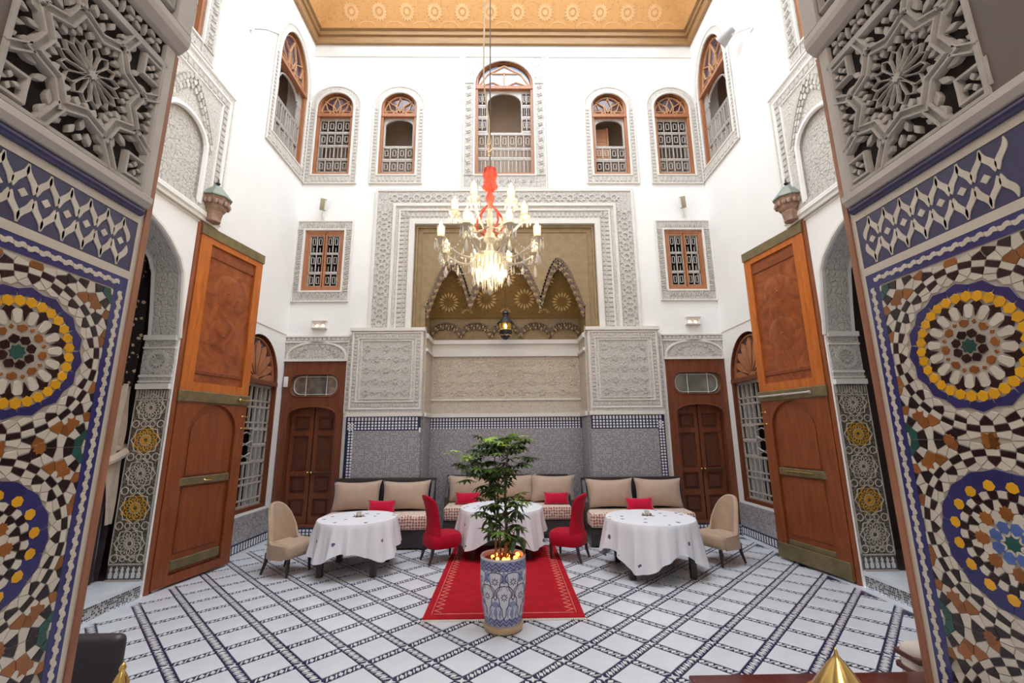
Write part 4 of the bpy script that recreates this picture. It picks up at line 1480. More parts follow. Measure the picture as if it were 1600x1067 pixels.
SHAPES = {
    # key: (polygon pointing along +x, material, plain name)
    'star_green': (star(8, 0.0215, 0.0165, 0), 't_green', 'star_tile'),
    'petal_black': ([(0.0225, 0), (0.030, -0.0115), (0.0405, -0.0135), (0.0500, 0), (0.0405, 0.0135), (0.030, 0.0115)], 't_black', 'petal_tile'),
    'petal_brown': ([(0.0540, 0), (0.061, -0.0115), (0.072, -0.0125), (0.0775, 0), (0.072, 0.0125), (0.061, 0.0115)], 't_brown', 'petal_tile'),
    'chip_brown': ([(0.064, 0), (0.070, -0.006), (0.0775, 0), (0.070, 0.006)], 't_brown', 'diamond_tile'),
    'petal_white': ([(0.079, -0.004), (0.084, -0.0085), (0.111, -0.0128), (0.1185, -0.009), (0.1185, 0.009), (0.111, 0.0128), (0.084, 0.0085), (0.079, 0.004)], 't_cream', 'long_petal_tile'),
    'star_black': ([(0.086, 0), (0.112, -0.0070), (0.118, -0.0185), (0.1255, -0.0105), (0.1345, 0), (0.1255, 0.0105), (0.118, 0.0185), (0.112, 0.0070)], 't_black', 'dart_tile'),
    'yellow': ([(0.1245, 0), (0.134, -0.0138), (0.150, -0.0118), (0.1565, 0.0), (0.150, 0.0118), (0.134, 0.0138)], 't_yellow', 'pentagon_tile'),
    'navy': ([(0.151, -0.027), (0.170, -0.0335), (0.1835, 0), (0.170, 0.0335), (0.151, 0.027), (0.157, 0)], 't_navy', 'ring_tile'),
    'rhomb': ([(0.172, -0.0335), (0.185, -0.0015), (0.185, 0.0015), (0.172, 0.0335), (0.196, 0.004), (0.196, -0.004)], 't_cream', 'rhomb_tile'),
    'arrow': ([(0.188, 0), (0.1925, -0.010), (0.2015, -0.0165), (0.2115, -0.018), (0.206, 0), (0.2115, 0.018), (0.2015, 0.0165), (0.1925, 0.010)], 't_black', 'arrow_tile'),
    'shield': ([(0.198, 0), (0.2035, -0.0145), (0.218, -0.017), (0.2285, 0), (0.218, 0.017), (0.2035, 0.0145)], 't_cream', 'shield_tile'),
    'arrow2': ([(0.2095, 0), (0.2145, -0.0185), (0.230, -0.0185), (0.2395, -0.008), (0.2325, 0), (0.2395, 0.008), (0.230, 0.0185), (0.2145, 0.0185)], 't_black', 'arrow_tile'),
    'star_brown': (star(8, 0.0245, 0.0180, pi / 8), 't_brown', 'star_tile'),
    'crown': ([(-0.022, -0.010), (-0.010, -0.0225), (0.004, -0.015), (0.012, -0.0225), (0.012, -0.008), (0.024, 0), (0.012, 0.008), (0.012, 0.0225), (0.004, 0.015), (-0.010, 0.0225), (-0.022, 0.010), (-0.014, 0)], 't_brown', 'crown_tile'),
    'corner_green': ([(0.028, 0), (0.036, -0.0115), (0.049, -0.0125), (0.056, 0), (0.049, 0.0125), (0.036, 0.0115)], 't_green', 'petal_tile'),
    'corner_black': ([(0.0575, 0), (0.064, -0.0115), (0.076, -0.0125), (0.083, 0), (0.076, 0.0125), (0.064, 0.0115)], 't_black', 'petal_tile'),
    'corner_white': ([(0.052, 0), (0.061, -0.0125), (0.078, -0.013), (0.0865, 0), (0.078, 0.013), (0.061, 0.0125)], 't_cream', 'shield_tile'),
    'corner_star': (star(8, 0.026, 0.0125, 0), 't_cream', 'star_tile'),
    'arrow_black': ([(-.0065, 0), (-.0135, -.0098), (.0035, -.0105), (.0130, 0), (.0035, .0105), (-.0135, .0098)], 't_black', 'arrow_tile'),
    'arrow_cream': ([(-.0065, 0), (-.0135, -.0098), (.0035, -.0105), (.0130, 0), (.0035, .0105), (-.0135, .0098)], 't_cream', 'shield_tile'),
    'arrow_brown': ([(-.0065, 0), (-.0135, -.0098), (.0035, -.0105), (.0130, 0), (.0035, .0105), (-.0135, .0098)], 't_brown', 'dart_tile'),
    'chip_black': ([(-.010, 0), (0, -.0105), (.008, 0), (0, .0105)], 't_black', 'diamond_tile'),
    'navy_wide': ([(.1335 * cos(.19), -.1335 * sin(.19)), (.181 * cos(.19), -.181 * sin(.19)), (.186, 0), (.181 * cos(.19), .181 * sin(.19)), (.1335 * cos(.19), .1335 * sin(.19))], 't_navy', 'ring_tile'),
    'dot': (ngon(4, 0.0065), 't_black', 'diamond_tile'),
    'blue_petal': ([(0.0225, 0), (0.031, -0.0125), (0.049, -0.0145), (0.057, 0), (0.049, 0.0145), (0.031, 0.0125)], 't_blue', 'petal_tile'),
    'ring_star': (star(8, 0.0195, 0.0150, 0), 't_brown', 'star_tile'),
    'dart2': ([(0.089, 0), (0.100, -0.0155), (0.114, -0.0165), (0.107, 0), (0.114, 0.0165), (0.100, 0.0155)], 't_black', 'arrow_tile'),
    'shield2': ([(0.099, 0), (0.106, -0.0145), (0.124, -0.0165), (0.1305, 0), (0.124, 0.0165), (0.106, 0.0145)], 't_cream', 'shield_tile'),
    'yellow2': ([(0.1345, -0.006), (0.1345, 0.006), (0.144, 0.0165), (0.1585, 0.012), (0.164, 0), (0.1585, -0.012), (0.144, -0.0165)], 't_yellow', 'pentagon_tile'),
}

def rosette_a(put, c):
    put('star_green', c, 0)
    for k in range(8):
        a = 2 * pi * k / 8
        put('petal_black', c, a + pi / 8)
        put('petal_brown', c, a)
        put('chip_brown', c, a + pi / 8)
    for k in range(16):
        a = 2 * pi * k / 16
        put('petal_white', c, a + pi / 16)
        put('star_black', c, a)
        put('navy', c, a)
    for k in range(30):
        put('yellow', c, 2 * pi * (k + .25) / 30)

def rosette_b(put, c):
    put('star_green', c, 0)
    for k in range(8):
        a = 2 * pi * k / 8
        put('blue_petal', c, a + pi / 8)
        put('ring_star', (c[0] + .075 * cos(a), c[1] + .075 * sin(a)), a)
    for k in range(16):
        a = 2 * pi * k / 16
        put('navy_wide', c, a)
        put('yellow2', c, a + pi / 16, 0.97)

def clip(poly, nx, nz, d):
    """keep the part of a convex polygon with nx*x + nz*z <= d"""
    out = []
    for i in range(len(poly)):
        p, q = poly[i - 1], poly[i]
        sp, sq = nx * p[0] + nz * p[1] - d, nx * q[0] + nz * q[1] - d
        if sp * sq < 0:
            t = sp / (sp - sq)
            out.append((p[0] + t * (q[0] - p[0]), p[1] + t * (q[1] - p[1])))
        if sq <= 0:
            out.append(q)
    return out

def cut_tiles(seeds, keep, box=.26):
    """cut the cell into close-fitting tiles, one to each seed (x, z, colour); keep() picks those wanted"""
    res = []
    for i, (x, z, col) in enumerate(seeds):
        if col is None or not keep(x, z):
            continue
        poly = [(x - .06, z - .06), (x + .06, z - .06), (x + .06, z + .06), (x - .06, z + .06)]
        for lim in ((1, 0), (-1, 0), (0, 1), (0, -1)):
            poly = clip(poly, lim[0], lim[1], box)
        for j, (u, v, _) in enumerate(seeds):
            dx, dz = u - x, v - z
            dd = dx * dx + dz * dz
            if j == i or dd > .0144 or dd < 1e-9:
                continue
            poly = clip(poly, dx, dz, (u * u + v * v - x * x - z * z) / 2)
            if len(poly) < 3:
                break
        if len(poly) < 3:
            continue
        pl = [q for k, q in enumerate(poly) if hypot(q[0] - poly[k - 1][0], q[1] - poly[k - 1][1]) > .0022]
        if len(pl) < 3:
            continue
        m_ = len(pl)
        pl = [_inset(pl[k - 1], pl[k], pl[(k + 1) % m_], .0011) for k in range(m_)]
        cx, cz = sum(q[0] for q in pl) / m_, sum(q[1] for q in pl) / m_
        res.append((cx, cz, [(q[0] - cx, q[1] - cz) for q in pl], col))
    return res

def field_seeds():
    S_ = []
    ring = lambda r, n, off, cols: [(r * cos(2 * pi * (k + off) / n), r * sin(2 * pi * (k + off) / n), cols[k % len(cols)]) for k in range(n)]
    S_ += ring(.174, 64, .5, [None])
    S_ += ring(.194, 32, .5, ['c'])
    S_ += ring(.2105, 40, 0, ['k', 'c'])
    S_ += ring(.229, 40, 0, ['c', 'k'])
    S_ += ring(.2475, 40, 0, ['k', 'c', 'b', 'c'])
    outer = ring(.266, 48, 0, ['c', 'k', 'c', 'b']) + ring(.285, 48, 0, ['k', 'c', 'b', 'c']) + ring(.304, 48, 0, ['c', 'k']) + ring(.323, 56, 0, ['k', 'c', 'b', 'c'])
    for x, z, col in outer:
        if max(abs(x), abs(z)) < .266 and all(hypot(x - sx * .26, z - sz * .26) > .118 for sx in (-1, 1) for sz in (-1, 1)):
            S_.append((x, z, col))
    for sx in (-1, 1):
        for sz in (-1, 1):
            for r, n, off, cols in ((.012, 4, .5, ['c']), (.040, 8, .5, ['g']), (.068, 16, .5, ['k', 'c']), (.093, 16, .5, ['c', 'b'])):
                for x, z, col in ring(r, n, off, cols):
                    S_.append((sx * (.26 - x), sz * (.26 - z), col))
    return S_

_inside = lambda x, z: max(abs(x), abs(z)) < .2595
FIELD = cut_tiles(field_seeds(), _inside)
_r = lambda r, n, off, cols: [(r * cos(2 * pi * (k + off) / n), r * sin(2 * pi * (k + off) / n), cols[k % len(cols)]) for k in range(n)]
MIDDLE = cut_tiles(_r(.073, 8, 0, [None]) + _r(.066, 8, .5, ['c']) + _r(.101, 16, 0, ['k']) + _r(.094, 16, .5, ['c']) + _r(.121, 32, 0, ['c', 'k']) + _r(.1455, 48, .5, [None]), _inside)
CUT = {'k': ('t_black', 'arrow_tile'), 'c': ('t_cream', 'shield_tile'), 'b': ('t_brown', 'dart_tile'), 'g': ('t_green', 'petal_tile')}

def s_leaf(x0, y0, x1, y1, w, n=8):
    """an S-curved leaf between two points"""
    L, R_ = [], []
    dx, dy = x1 - x0, y1 - y0
    l = hypot(dx, dy)
    nx, ny = -dy / l, dx / l
    for i in range(n + 1):
        t = i / n
        sft = sin(2 * pi * t) * 0.30 * w * (1 if dx * dy > 0 else -1)
        hw = w * 0.5 * sin(pi * min(1, .04 + .96 * t) ** 0.9) ** 0.75 if 0 < i < n else 0.0008
        cx, cy = x0 + dx * t + nx * sft, y0 + dy * t + ny * sft
        L.append((cx + nx * hw, cy + ny * hw))
        R_.append((cx - nx * hw, cy - ny * hw))
    return L + R_[::-1]

def jamb(s, X, zoff):
    """s=-1 the left jamb (faces +X), s=1 the right one"""
    nm = 'wall_jamb_left' if s < 0 else 'wall_jamb_right'
    if s < 0:
        M = frame_m((0, 1, 0), (0, 0, 1), (1, 0, 0), (X, 0, 0))
        f = lambda y: y
    else:
        M = frame_m((0, -1, 0), (0, 0, 1), (-1, 0, 0), (X, 0, 0))
        f = lambda y: -y
    def bx(mb, y0, y1, z0, z1, w0, w1):
        mb.box(*sorted((f(y0), f(y1))), z0, z1, w0, w1)
    mb = MB()
    bx(mb, JY0, 1.43, 0.0, 2.19, -0.012, 0.0)
    root = mb.build(nm, W['t_base'], M=M, **st)
    used = {}
    rest = MB()
    def put(key, c, a, scale=1.0):
        poly, mat, name = SHAPES[key]
        cx, cz = c
        if scale != 1.0:
            r = sum(p[0] for p in poly) / len(poly)
        ax, az = cx + (0.12 * cos(a) if key in ('petal_white', 'navy', 'yellow') else 0), cz
        pr = max(p[0] for p in poly)
        pm = sum(p[0] for p in poly) / len(poly)
        tx, tz = cx + pm * cos(a), cz + pm * sin(a)
        if tx > 1.42 or tx < 0.94 or tz > 2.178 or tz < 0.93:
            return
        # keep tiles that would cross the border strips out of them
        ext = max(hypot(p[0] - pm, p[1]) for p in poly)
        if tx + ext * .7 > 1.432 or tz + ext * .7 > 2.19:
            return
        k = '%s_%d' % (key, int(scale * 100))
        over = key in ('star_brown', 'crown', 'yellow2', 'yellow', 'blue_petal', 'ring_star', 'star_green')
        me = tile_mesh(k, [(x * scale, y * scale) for x, y in poly], W[mat], .0036 if over else .0028)
        Mt = M @ T(f(cx), cz, 0.0) @ RZ(a if s < 0 else pi - a)
        if used.get(name, 0) < 295:
            used[name] = used.get(name, 0) + 1
            place(name, me, root, Mt)
    for i, cz in enumerate((1.925 + zoff, 1.405 + zoff, 0.885 + zoff)):
        c = (1.185, cz)
        (rosette_a if i != 1 else rosette_b)(put, c)
        for j, (dx, dz, pl, col) in enumerate(FIELD + (MIDDLE if i == 1 else [])):
            x, z = c[0] + (dx if s < 0 else -dx), c[1] + dz
            ext = max(abs(q[0]) for q in pl)
            exz = max(abs(q[1]) for q in pl)
            if x < .94 or z < .93:
                continue
            mat, name = CUT[col]
            if x + ext > 1.429 or z + exz > 2.189:   # trimmed along the border strips
                sg = 1 if s < 0 else -1
                pl = clip(clip(pl, sg, 0, 1.429 - x), 0, 1, 2.189 - z)
                pl = [q for k, q in enumerate(pl) if hypot(q[0] - pl[k - 1][0], q[1] - pl[k - 1][1]) > .002]
                if len(pl) < 3 or max(q[0] for q in pl) - min(q[0] for q in pl) < .005 or max(q[1] for q in pl) - min(q[1] for q in pl) < .005:
                    continue
                mb = MB()
                mb.prism(pl, 0.0, .0028, bevel=.0005, back=False)
                if used.get(name, 0) < 295:
                    used[name] = used.get(name, 0) + 1
                    mb.build(name, W[mat], root, M @ T(f(x), z, 0))
                continue
            me = tile_mesh('cut_%d' % j if j < len(FIELD) else 'middle_%d' % j, pl, W[mat])
            if used.get(name, 0) < 295:
                used[name] = used.get(name, 0) + 1
                place(name, me, root, M @ T(f(x), z, 0))
            else:
                rest.m = 'kcbg'.index(col)
                rest.T = T(f(x), z, 0)
                rest.prism(pl, 0.0, .0028, back=False)
        for k in range(4):                           # stars set over the joints of the field
            a = pi / 2 * k
            put('star_brown', (c[0] + .26 * cos(a), c[1] + .26 * sin(a)), a)
            put('crown', (c[0] + .268 * cos(a + pi / 4), c[1] + .268 * sin(a + pi / 4)), a + pi / 4 + pi)
            for d in (-1, 1):
                put('star_brown', (c[0] + .282 * cos(a + d * .40), c[1] + .282 * sin(a + d * .40)), a, .78)
    if rest.v:
        rest.T = None
        rest.build('small_tiles', [W[CUT[q][0]] for q in 'kcbg'], root, M, kind='stuff')
    for i in ():
        pass
    print(nm, sum(used.values()), used)
    # border: cobalt strips either side of a white wave
    mb = MB()
    bx(mb, 1.43, 1.478, 0.0, 2.238, -0.012, 0.002)
    bx(mb, JY0, 1.43, 2.19, 2.238, -0.012, 0.002)
    mb.build('border_strip', W['t_navy'], root, M)
    wave = [(-.016, -.005), (-.010, -.011), (-.002, -.010), (.006, -.004), (.016, -.006), (.016, .005), (.010, .011), (.002, .010), (-.006, .004), (-.016, .006)]
    wm = tile_mesh('wave_tile', wave, W['t_cream'])
    n = 0
    z = 0.95
    while z < 2.20:
        place('wave_tile', wm, root, M @ T(f(1.456), z, 0.001) @ RZ(pi / 2))
        z += 0.033
    y = 1.43
    while y > 0.92:
        place('wave_tile', wm, root, M @ T(f(y), 2.215, 0.001))
        y -= 0.033
    mb = MB()                                        # plain cream bands and edge
    bx(mb, 1.478, 1.497, 0.0, 2.56, -0.012, 0.002)
    bx(mb, JY0, 1.478, 2.238, 2.266, -0.012, 0.003)
    bx(mb, JY0, 1.478, 2.452, 2.480, -0.012, 0.003)
    mb.build('plain_band', W['t_cream'], root, M)
    mb = MB()
    bx(mb, JY0, 1.478, 2.266, 2.452, -0.012, 0.0)
    mb.build('frieze_ground', W['t_slate'], root, M)
    U = 0.062
    for k in range(8):
        yc = 1.452 - k * U
        for dy in (-.5, .5):
            for dz in (-1, 1):
                if yc + dy * U > 1.48:
                    continue
                pl = [(f(a), b) for a, b in s_leaf(yc + dy * .009, 2.359 + dz * .006, yc + dy * U * .95, 2.359 + dz * .087, 0.0185)]
                mb = MB()
                mb.prism(pl, 0.0, 0.003, back=False)
                mb.build('frieze_leaf', W['t_cream'], root, M)
        if k:
            mb = MB()
            mb.prism([(f(yc + U * .5 + a), 2.359 + b) for a, b in ((0.013, 0), (0, .014), (-.013, 0), (0, -.014))], 0.0, 0.003, back=False)
            mb.build('frieze_diamond', W['t_cream'], root, M)
    # cobalt roll and plaster ledge over the frieze
    mb = MB()
    mb.tube([(f(JY0), 2.495, 0.004), (f(1.478), 2.495, 0.004)], 0.016, 10)
    mb.build('roll_tile', W['t_slate'], root, M)
    mb = MB()
    prof = [(2.508, 0.0), (2.512, 0.022), (2.530, 0.034), (2.552, 0.034), (2.562, 0.020), (2.562, 0.0)]
    mb.grid([[(f(y), z, w) for z, w in prof] for y in (JY0, 1.485)], smooth=False)
    mb.add([(f(1.485), z, w) for z, w in prof], [tuple(range(6))])
    bx(mb, 1.455, 1.497, 2.56, 3.20, -0.012, 0.012)  # plain margin beside the carving
    mb.build('plaster_ledge', W['near_band'], root, M)
    mb = MB()
    bx(mb, 0.80, 0.985, 2.565, 3.20, -0.012, 0.012)
    mb.build('jamb_return', W['jamb_dark'], root, M)
    # carved star panel
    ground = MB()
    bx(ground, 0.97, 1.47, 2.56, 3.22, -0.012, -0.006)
    ground.build('shaded_carving_ground', W['near_shade_ground'], root, M)
    C = (1.215, 2.835)
    def offset(pts, d, closed):
        n_ = len(pts)
        r_ = []
        for i_ in range(n_):
            q = pts[i_]
            x_, y_, k_ = _miter(pts[i_ - 1] if (i_ or closed) else None, q, pts[(i_ + 1) % n_] if (i_ < n_ - 1 or closed) else None)
            r_.append((q[0] + x_ * d * k_, q[1] + y_ * d * k_))
        return r_
    def band(mb, pts, w, closed=False):
        mb.strap(pts, w, .016, -.006, closed, .9)
        for d_ in (-w * .34, w * .34):
            mb.strap(offset(pts, d_, closed), w * .34, .027, -.006, closed, .45)
    L = lambda pts: [(f(a), b) for a, b in pts]
    mb = MB()
    ro, ri = 0.185, 0.140
    stp = [(C[0] + x, C[1] + y) for x, y in star(8, ro, ri, pi / 8)]
    band(mb, L(stp), 0.036, True)
    stp2 = [(C[0] + x, C[1] + y) for x, y in star(8, ro + .052, ri + .062, pi / 8)]
    mb.strap(L(rect(0.985, 1.452, 2.572, 3.098)), 0.024, 0.024, -0.006, True, .5)
    tips = [stp[i] for i in range(0, 16, 2)]
    inn = [stp[i] for i in range(1, 16, 2)]
    for i in range(8):                               # straps running out from the star to the frame
        a = pi / 8 + 2 * pi * i / 8
        t0 = tips[i]
        out = (C[0] + 0.30 * cos(a), C[1] + .30 * sin(a))
        ox = min(max(out[0], 0.985), 1.452)
        oz = min(max(out[1], 2.572), 3.098)
        band(mb, L([t0, (ox, oz)]), 0.034)
    for i in range(8):                               # the second, outer outline in each sector
        a = pi / 4 + 2 * pi * i / 8
        p = inn[i]
        if i % 2 == 0:                               # corner sectors: a small star frame
            q = (C[0] + .285 * cos(a), C[1] + .285 * sin(a))
            mb.strap(L([(q[0] + x, q[1] + y) for x, y in star(4, .055, .038, a)]), 0.016, 0.022, -0.006, True, .5)
    mb.build('carved_strap', W['near_plaster'], root, M)
    def leaf(cx, cz, ang, l, w, name='carved_leaf'):
        if not (.99 < cx < 1.45 and cz > 2.58):
            return
        l, w = l * .84, w * .80
        pl = []
        for x, y in ((-l, 0), (-l * .55, -w * .55), (0, -w), (l * .45, -w * .75), (l, 0), (l * .45, w * .75), (0, w), (-l * .55, w * .55)):
            pl.append((f(cx + x * cos(ang) - y * sin(ang)), cz + x * sin(ang) + y * cos(ang)))
        m2 = MB()
        m2.prism(pl, -0.006, 0.012, bevel=0.0015, back=False)
        m2.build(name, W['near_plaster'], root, M)
    for i in range(8):                               # leaf sprigs in the sectors
        a = pi / 4 + 2 * pi * i / 8
        if i % 2 == 1:
            for d, rr, ll in ((-.30, .196, .026), (.30, .196, .026), (0, .182, .024), (-.13, .218, .024), (.13, .218, .024), (-.31, .232, .018), (.31, .232, .018), (0, .226, .014)):
                leaf(C[0] + rr * cos(a + d), C[1] + rr * sin(a + d), a + d * 2.4, ll, .0115)
        else:
            q = (C[0] + .285 * cos(a), C[1] + .285 * sin(a))
            for k in range(4):
                b = a + pi / 4 + pi / 2 * k
                leaf(q[0] + .017 * cos(b), q[1] + .017 * sin(b), b, .014, .009)
            leaf(C[0] + .190 * cos(a), C[1] + .190 * sin(a), a, .026, .013)
            leaf(C[0] + .345 * cos(a), C[1] + .345 * sin(a), a, .018, .012)
            for d in (-.42, .42):
                leaf(C[0] + .200 * cos(a + d * .58), C[1] + .200 * sin(a + d * .58), a + d * 2.2, .028, .0125)
                leaf(C[0] + .245 * cos(a + d * .72), C[1] + .245 * sin(a + d * .72), a + d * 1.2, .024, .0115)
                leaf(C[0] + .290 * cos(a + d * .72), C[1] + .290 * sin(a + d * .72), a - d * 1.2, .026, .011)
    for i in range(8):                               # blossoms inside the star's points
        a = pi / 8 + 2 * pi * i / 8
        leaf(C[0] + .146 * cos(a), C[1] + .146 * sin(a), a, .020, .012)
        for d in (-.17, .17):
            leaf(C[0] + .124 * cos(a + d), C[1] + .124 * sin(a + d), a + d * 3, .019, .0135)
        b = a + pi / 8
        leaf(C[0] + .113 * cos(b), C[1] + .113 * sin(b), b, .012, .012)
    mb = MB()                                        # rosette of fine interlaced loops
    for i in range(16):
        a = 2 * pi * i / 16
        lp = []
        for x, y in ((.018, 0), (.054, -.0115), (.082, -.0140), (.100, 0), (.082, .0140), (.054, .0115)):
            lp.append((f(C[0] + x * cos(a) - y * sin(a)), C[1] + x * sin(a) + y * cos(a)))
        mb.strap(lp, 0.0038, 0.014 if i % 2 else 0.012, -0.006, True)
    mb.prism([(f(C[0] + x), C[1] + y) for x, y in star(8, .017, .011, 0)], -.006, .012, back=False)
    mb.build('rosette_tracery', W['near_plaster'], root, M)
    # floral band and moulding above the panel
    mb = MB()
    mb.strap(L([(0.97, 3.112), (1.47, 3.112)]), 0.022, 0.022, -.006)
    mb.build('upper_strap', W['near_plaster'], root, M)
    for k in range(5):
        yc = 1.405 - k * 0.092
        for q in range(4):
            b = pi / 4 + pi / 2 * q
            leaf(yc + .021 * cos(b), 3.165 + .021 * sin(b), b, .019, .012, 'band_petal')
        leaf(yc - .046, 3.165, pi / 2, .030, .007, 'band_petal')
    mb = MB()
    prof = [(3.205, 0.0), (3.212, 0.020), (3.238, 0.045), (3.262, 0.050), (3.290, 0.050), (3.30, 0.030), (3.30, 0.0)]
    ye = 1.515
    mb.grid([[(f(y), z, w) for z, w in prof] for y in (JY0, ye)], smooth=False)
    mb.add([(f(ye), z, w) for z, w in prof], [tuple(range(7))])
    bx(mb, JY0, 1.515, 3.30, 4.2, -0.012, 0.012)
    bx(mb, 1.44, 1.515, 3.30, 4.2, 0.012, 0.045)
    mb.build('cornice_moulding', W['near_band'], root, M)
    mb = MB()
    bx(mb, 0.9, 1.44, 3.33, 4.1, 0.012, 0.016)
    mb.build('upper_ground', W['near_shade_ground'], root, M)
    mb = MB()
    for k in range(3):
        yc = 1.36 - k * 0.16
        mb.strap(L(rect(yc - .068, yc + .068, 3.345, 3.62)), 0.022, 0.022, 0.012, True, .5)
        mb.strap(L([(yc + x, 3.46 + y) for x, y in star(4, .055, .03, 0)]), 0.012, 0.016, 0.012, True, .5)
    mb.build('upper_strap', W['near_plaster'], root, M)
    # wooden bead along the arris
    mb = MB()
    bx(mb, 1.497, 1.520, 0.0, 3.20, -0.012, 0.008)
    mb.build('corner_bead', W['trim_wood'], root, M)
    return root
jamb(-1, JL, 0.0)
jamb(1, JR, 0.0)

# ------------------------------------------------------------------ doors
def back_door(num, x, pane, tagside):
    M = back_m(x, 0.19)
    r = place('door_%d' % num, None, None, M, kind='structure')
    W2, H = 0.54, 2.75
    mb = MB()
    mb.prism(rect(-W2, W2, 0, H), -0.16, 0.02, [
        [(px, 2.33 + py) for px, py in _rrect(.82, .37, .13)],
        arch(.82, 1.72, .20, 10, 0, 0.03, .6)])
    mb.build('door_frame', W['door_wood'], r, M)
    mb = MB()
    mb.strap([(px, 2.33 + py) for px, py in _rrect(.84, .39, .14)], .025, .012, .02, True)
    mb.strap(arch(.84, 1.72, .21, 10, 0, 0.03, .6)[2:-1], .025, .012, .02)
    mb.build('frame_moulding', W['door_wood'], r, M)
    mb = MB()
    mb.prism([(px, 2.33 + py) for px, py in _rrect(.84, .39, .13)], -0.05, -0.035)
    mb.build('transom_pane', pane, r, M)
    mb = MB()
    for q in (-.16, .2):
        mb.tube([(q, 2.15, -.02), (q, 2.51, -.02)], .006, 6)
    mb.strap([(px, 2.33 + py) for px, py in _rrect(.74, .31, .12)], .012, .012, -.035, True)
    mb.build('transom_bar', W['fixture_white'], r, M)
    for s in (-1, 1):
        c = s * .205
        lf = MB()
        lf.prism(rect(c - .195, c + .195, .0, 1.95), -0.15, -0.10, [rect(c - .13, c + .13, .15, .43), rect(c - .13, c + .13, .52, .80), rect(c - .13, c + .13, .88, 1.47), rect(c - .13, c + .13, 1.55, 1.80)])
        lo = lf.build('door_leaf', W['door_wood'], r, M)
        for z0, z1 in ((.15, .43), (.52, .80), (1.55, 1.80)):
            p = MB()
            p.box(c - .135, c + .135, z0 - .005, z1 + .005, -0.145, -0.128)
            p.bevbox(c - .10, c + .10, z0 + .035, z1 - .035, -0.128, -0.112, .012)
            p.build('door_panel', W['panel_wood'], lo, M)
        p = MB()
        p.box(c - .135, c + .135, .875, 1.475, -0.145, -0.128)
        p.prism([(c - .10, .90), (c + .10, .90), (c + .10, 1.26), (c + .07, 1.36), (c, 1.44), (c - .07, 1.36), (c - .10, 1.26)], -0.128, -0.115)
        p.prism(star(8, .06, .04, 0, (c, 1.18)), -.115, -.108, back=False)
        for k in range(4):
            p.prism(star(4, .03, .012, 0, (c + .05 * cos(pi / 4 + k * pi / 2), 1.03 + .05 * sin(pi / 4 + k * pi / 2))), -.115, -.109, back=False)
        p.build('arched_panel', W['panel_wood'], lo, M)
        k = MB()
        k.tube([(s * .03, .86, -.10), (s * .03, .86, -.07)], .014, 8)
        k.ball((s * .03, .86, -.06), .02, 8)
        k.build('door_knob', W['brass'], lo, M)
    bolt = MB()
    bolt.box(0.0, .36, .835, .855, -.10, -.085)
    bolt.build('bolt_bar', W['dark_wood'], r, M)
    # shallow room behind the glass; added board stops light between the leaves
    b = MB()
    b.box(-.6, .6, 0, 2.75, -.40, -.36)
    b.box(-.54, .54, 0, 1.98, -.19, -.155)
    b.build('recess_back_and_light_stop', W['recess_dark'], r, M)
    # tiled sill below, plaster lunette above
    t = MB()
    t.box(-W2 - .02, W2 + .02, -.19, 0.0, -.16, .03)
    t.build('sill', W['navy'], r, M)
    t = MB()
    for k in range(18):
        for j in range(3):
            xx = -W2 + k * .06
            t.box(xx + .008, xx + .048, -.16 + j * .05, -.16 + j * .05 + .036, .03, .034)
    t.build('sill_chips', W['chip_white'], r, M, kind='stuff')
    t = MB()
    t.box(-.55, .62 if x < 0 else .55, 2.75, 3.19, 0, .03)
    t.build('lunette_plaster', W['stucco'], r, M)
    t = MB()
    aa = [(.52 * cos(pi * k / 16), 2.79 + .30 * sin(pi * k / 16) ** .8) for k in range(17)]
    t.strap(aa, .045, .02, .03)
    t.box(-.56, .56, 2.75, 2.79, .03, .05)
    t.box(-.58, .58, 3.085, 3.11, .03, .05)
    t.box(-.58, .58, 3.185, 3.21, 0, .05)
    t.build('plain_moulding', W['cream'], r, M)
    t = MB()
    for k in range(14):
        xx = -.54 + k * .078
        t.bevbox(xx + .008, xx + .06, 3.12, 3.175, .03, .045, .006)
    for k in range(11):
        a = pi * (k + .5) / 11
        t.prism(star(6, .04, .02, a, (.36 * cos(a), 2.83 + .19 * sin(a))), .03, .042, back=False)
    t.build('carved_blocks', W['relief'], r, M, kind='stuff')
    return r
def _rrect(w, h, r, n=4):
    out = []
    for cx, cy, a0 in ((w / 2 - r, h / 2 - r, 0), (-w / 2 + r, h / 2 - r, pi / 2), (-w / 2 + r, -h / 2 + r, pi), (w / 2 - r, -h / 2 + r, 1.5 * pi)):
        for k in range(n + 1):
            a = a0 + pi / 2 * k / n
            out.append((cx + r * cos(a), cy + r * sin(a)))
    return out
back_door(1, -3.34, W['pane_mirror'], -1)
back_door(2, 3.38, W['pane_green'], 1)

# carved upright strip between each door and the pier
for s in (-1, 1):
    M = back_m(s * 2.755, 0)
    mb = MB()
    mb.box(-.045, .045, 2.03, 3.42, 0, .04)
    mb.box(-.045, .045, 0, 2.03, 0, .02)
    o = mb.build('trim_%d' % (2 if s < 0 else 3), W['cream'], M=M, kind='structure')
    mb = MB()
    for k in range(15):
        mb.bevbox(-.025, .025, 2.08 + k * .088, 2.08 + k * .088 + .06, .04, .052, .006)
    mb.build('carved_blocks', W['relief'], o, M, kind='stuff')

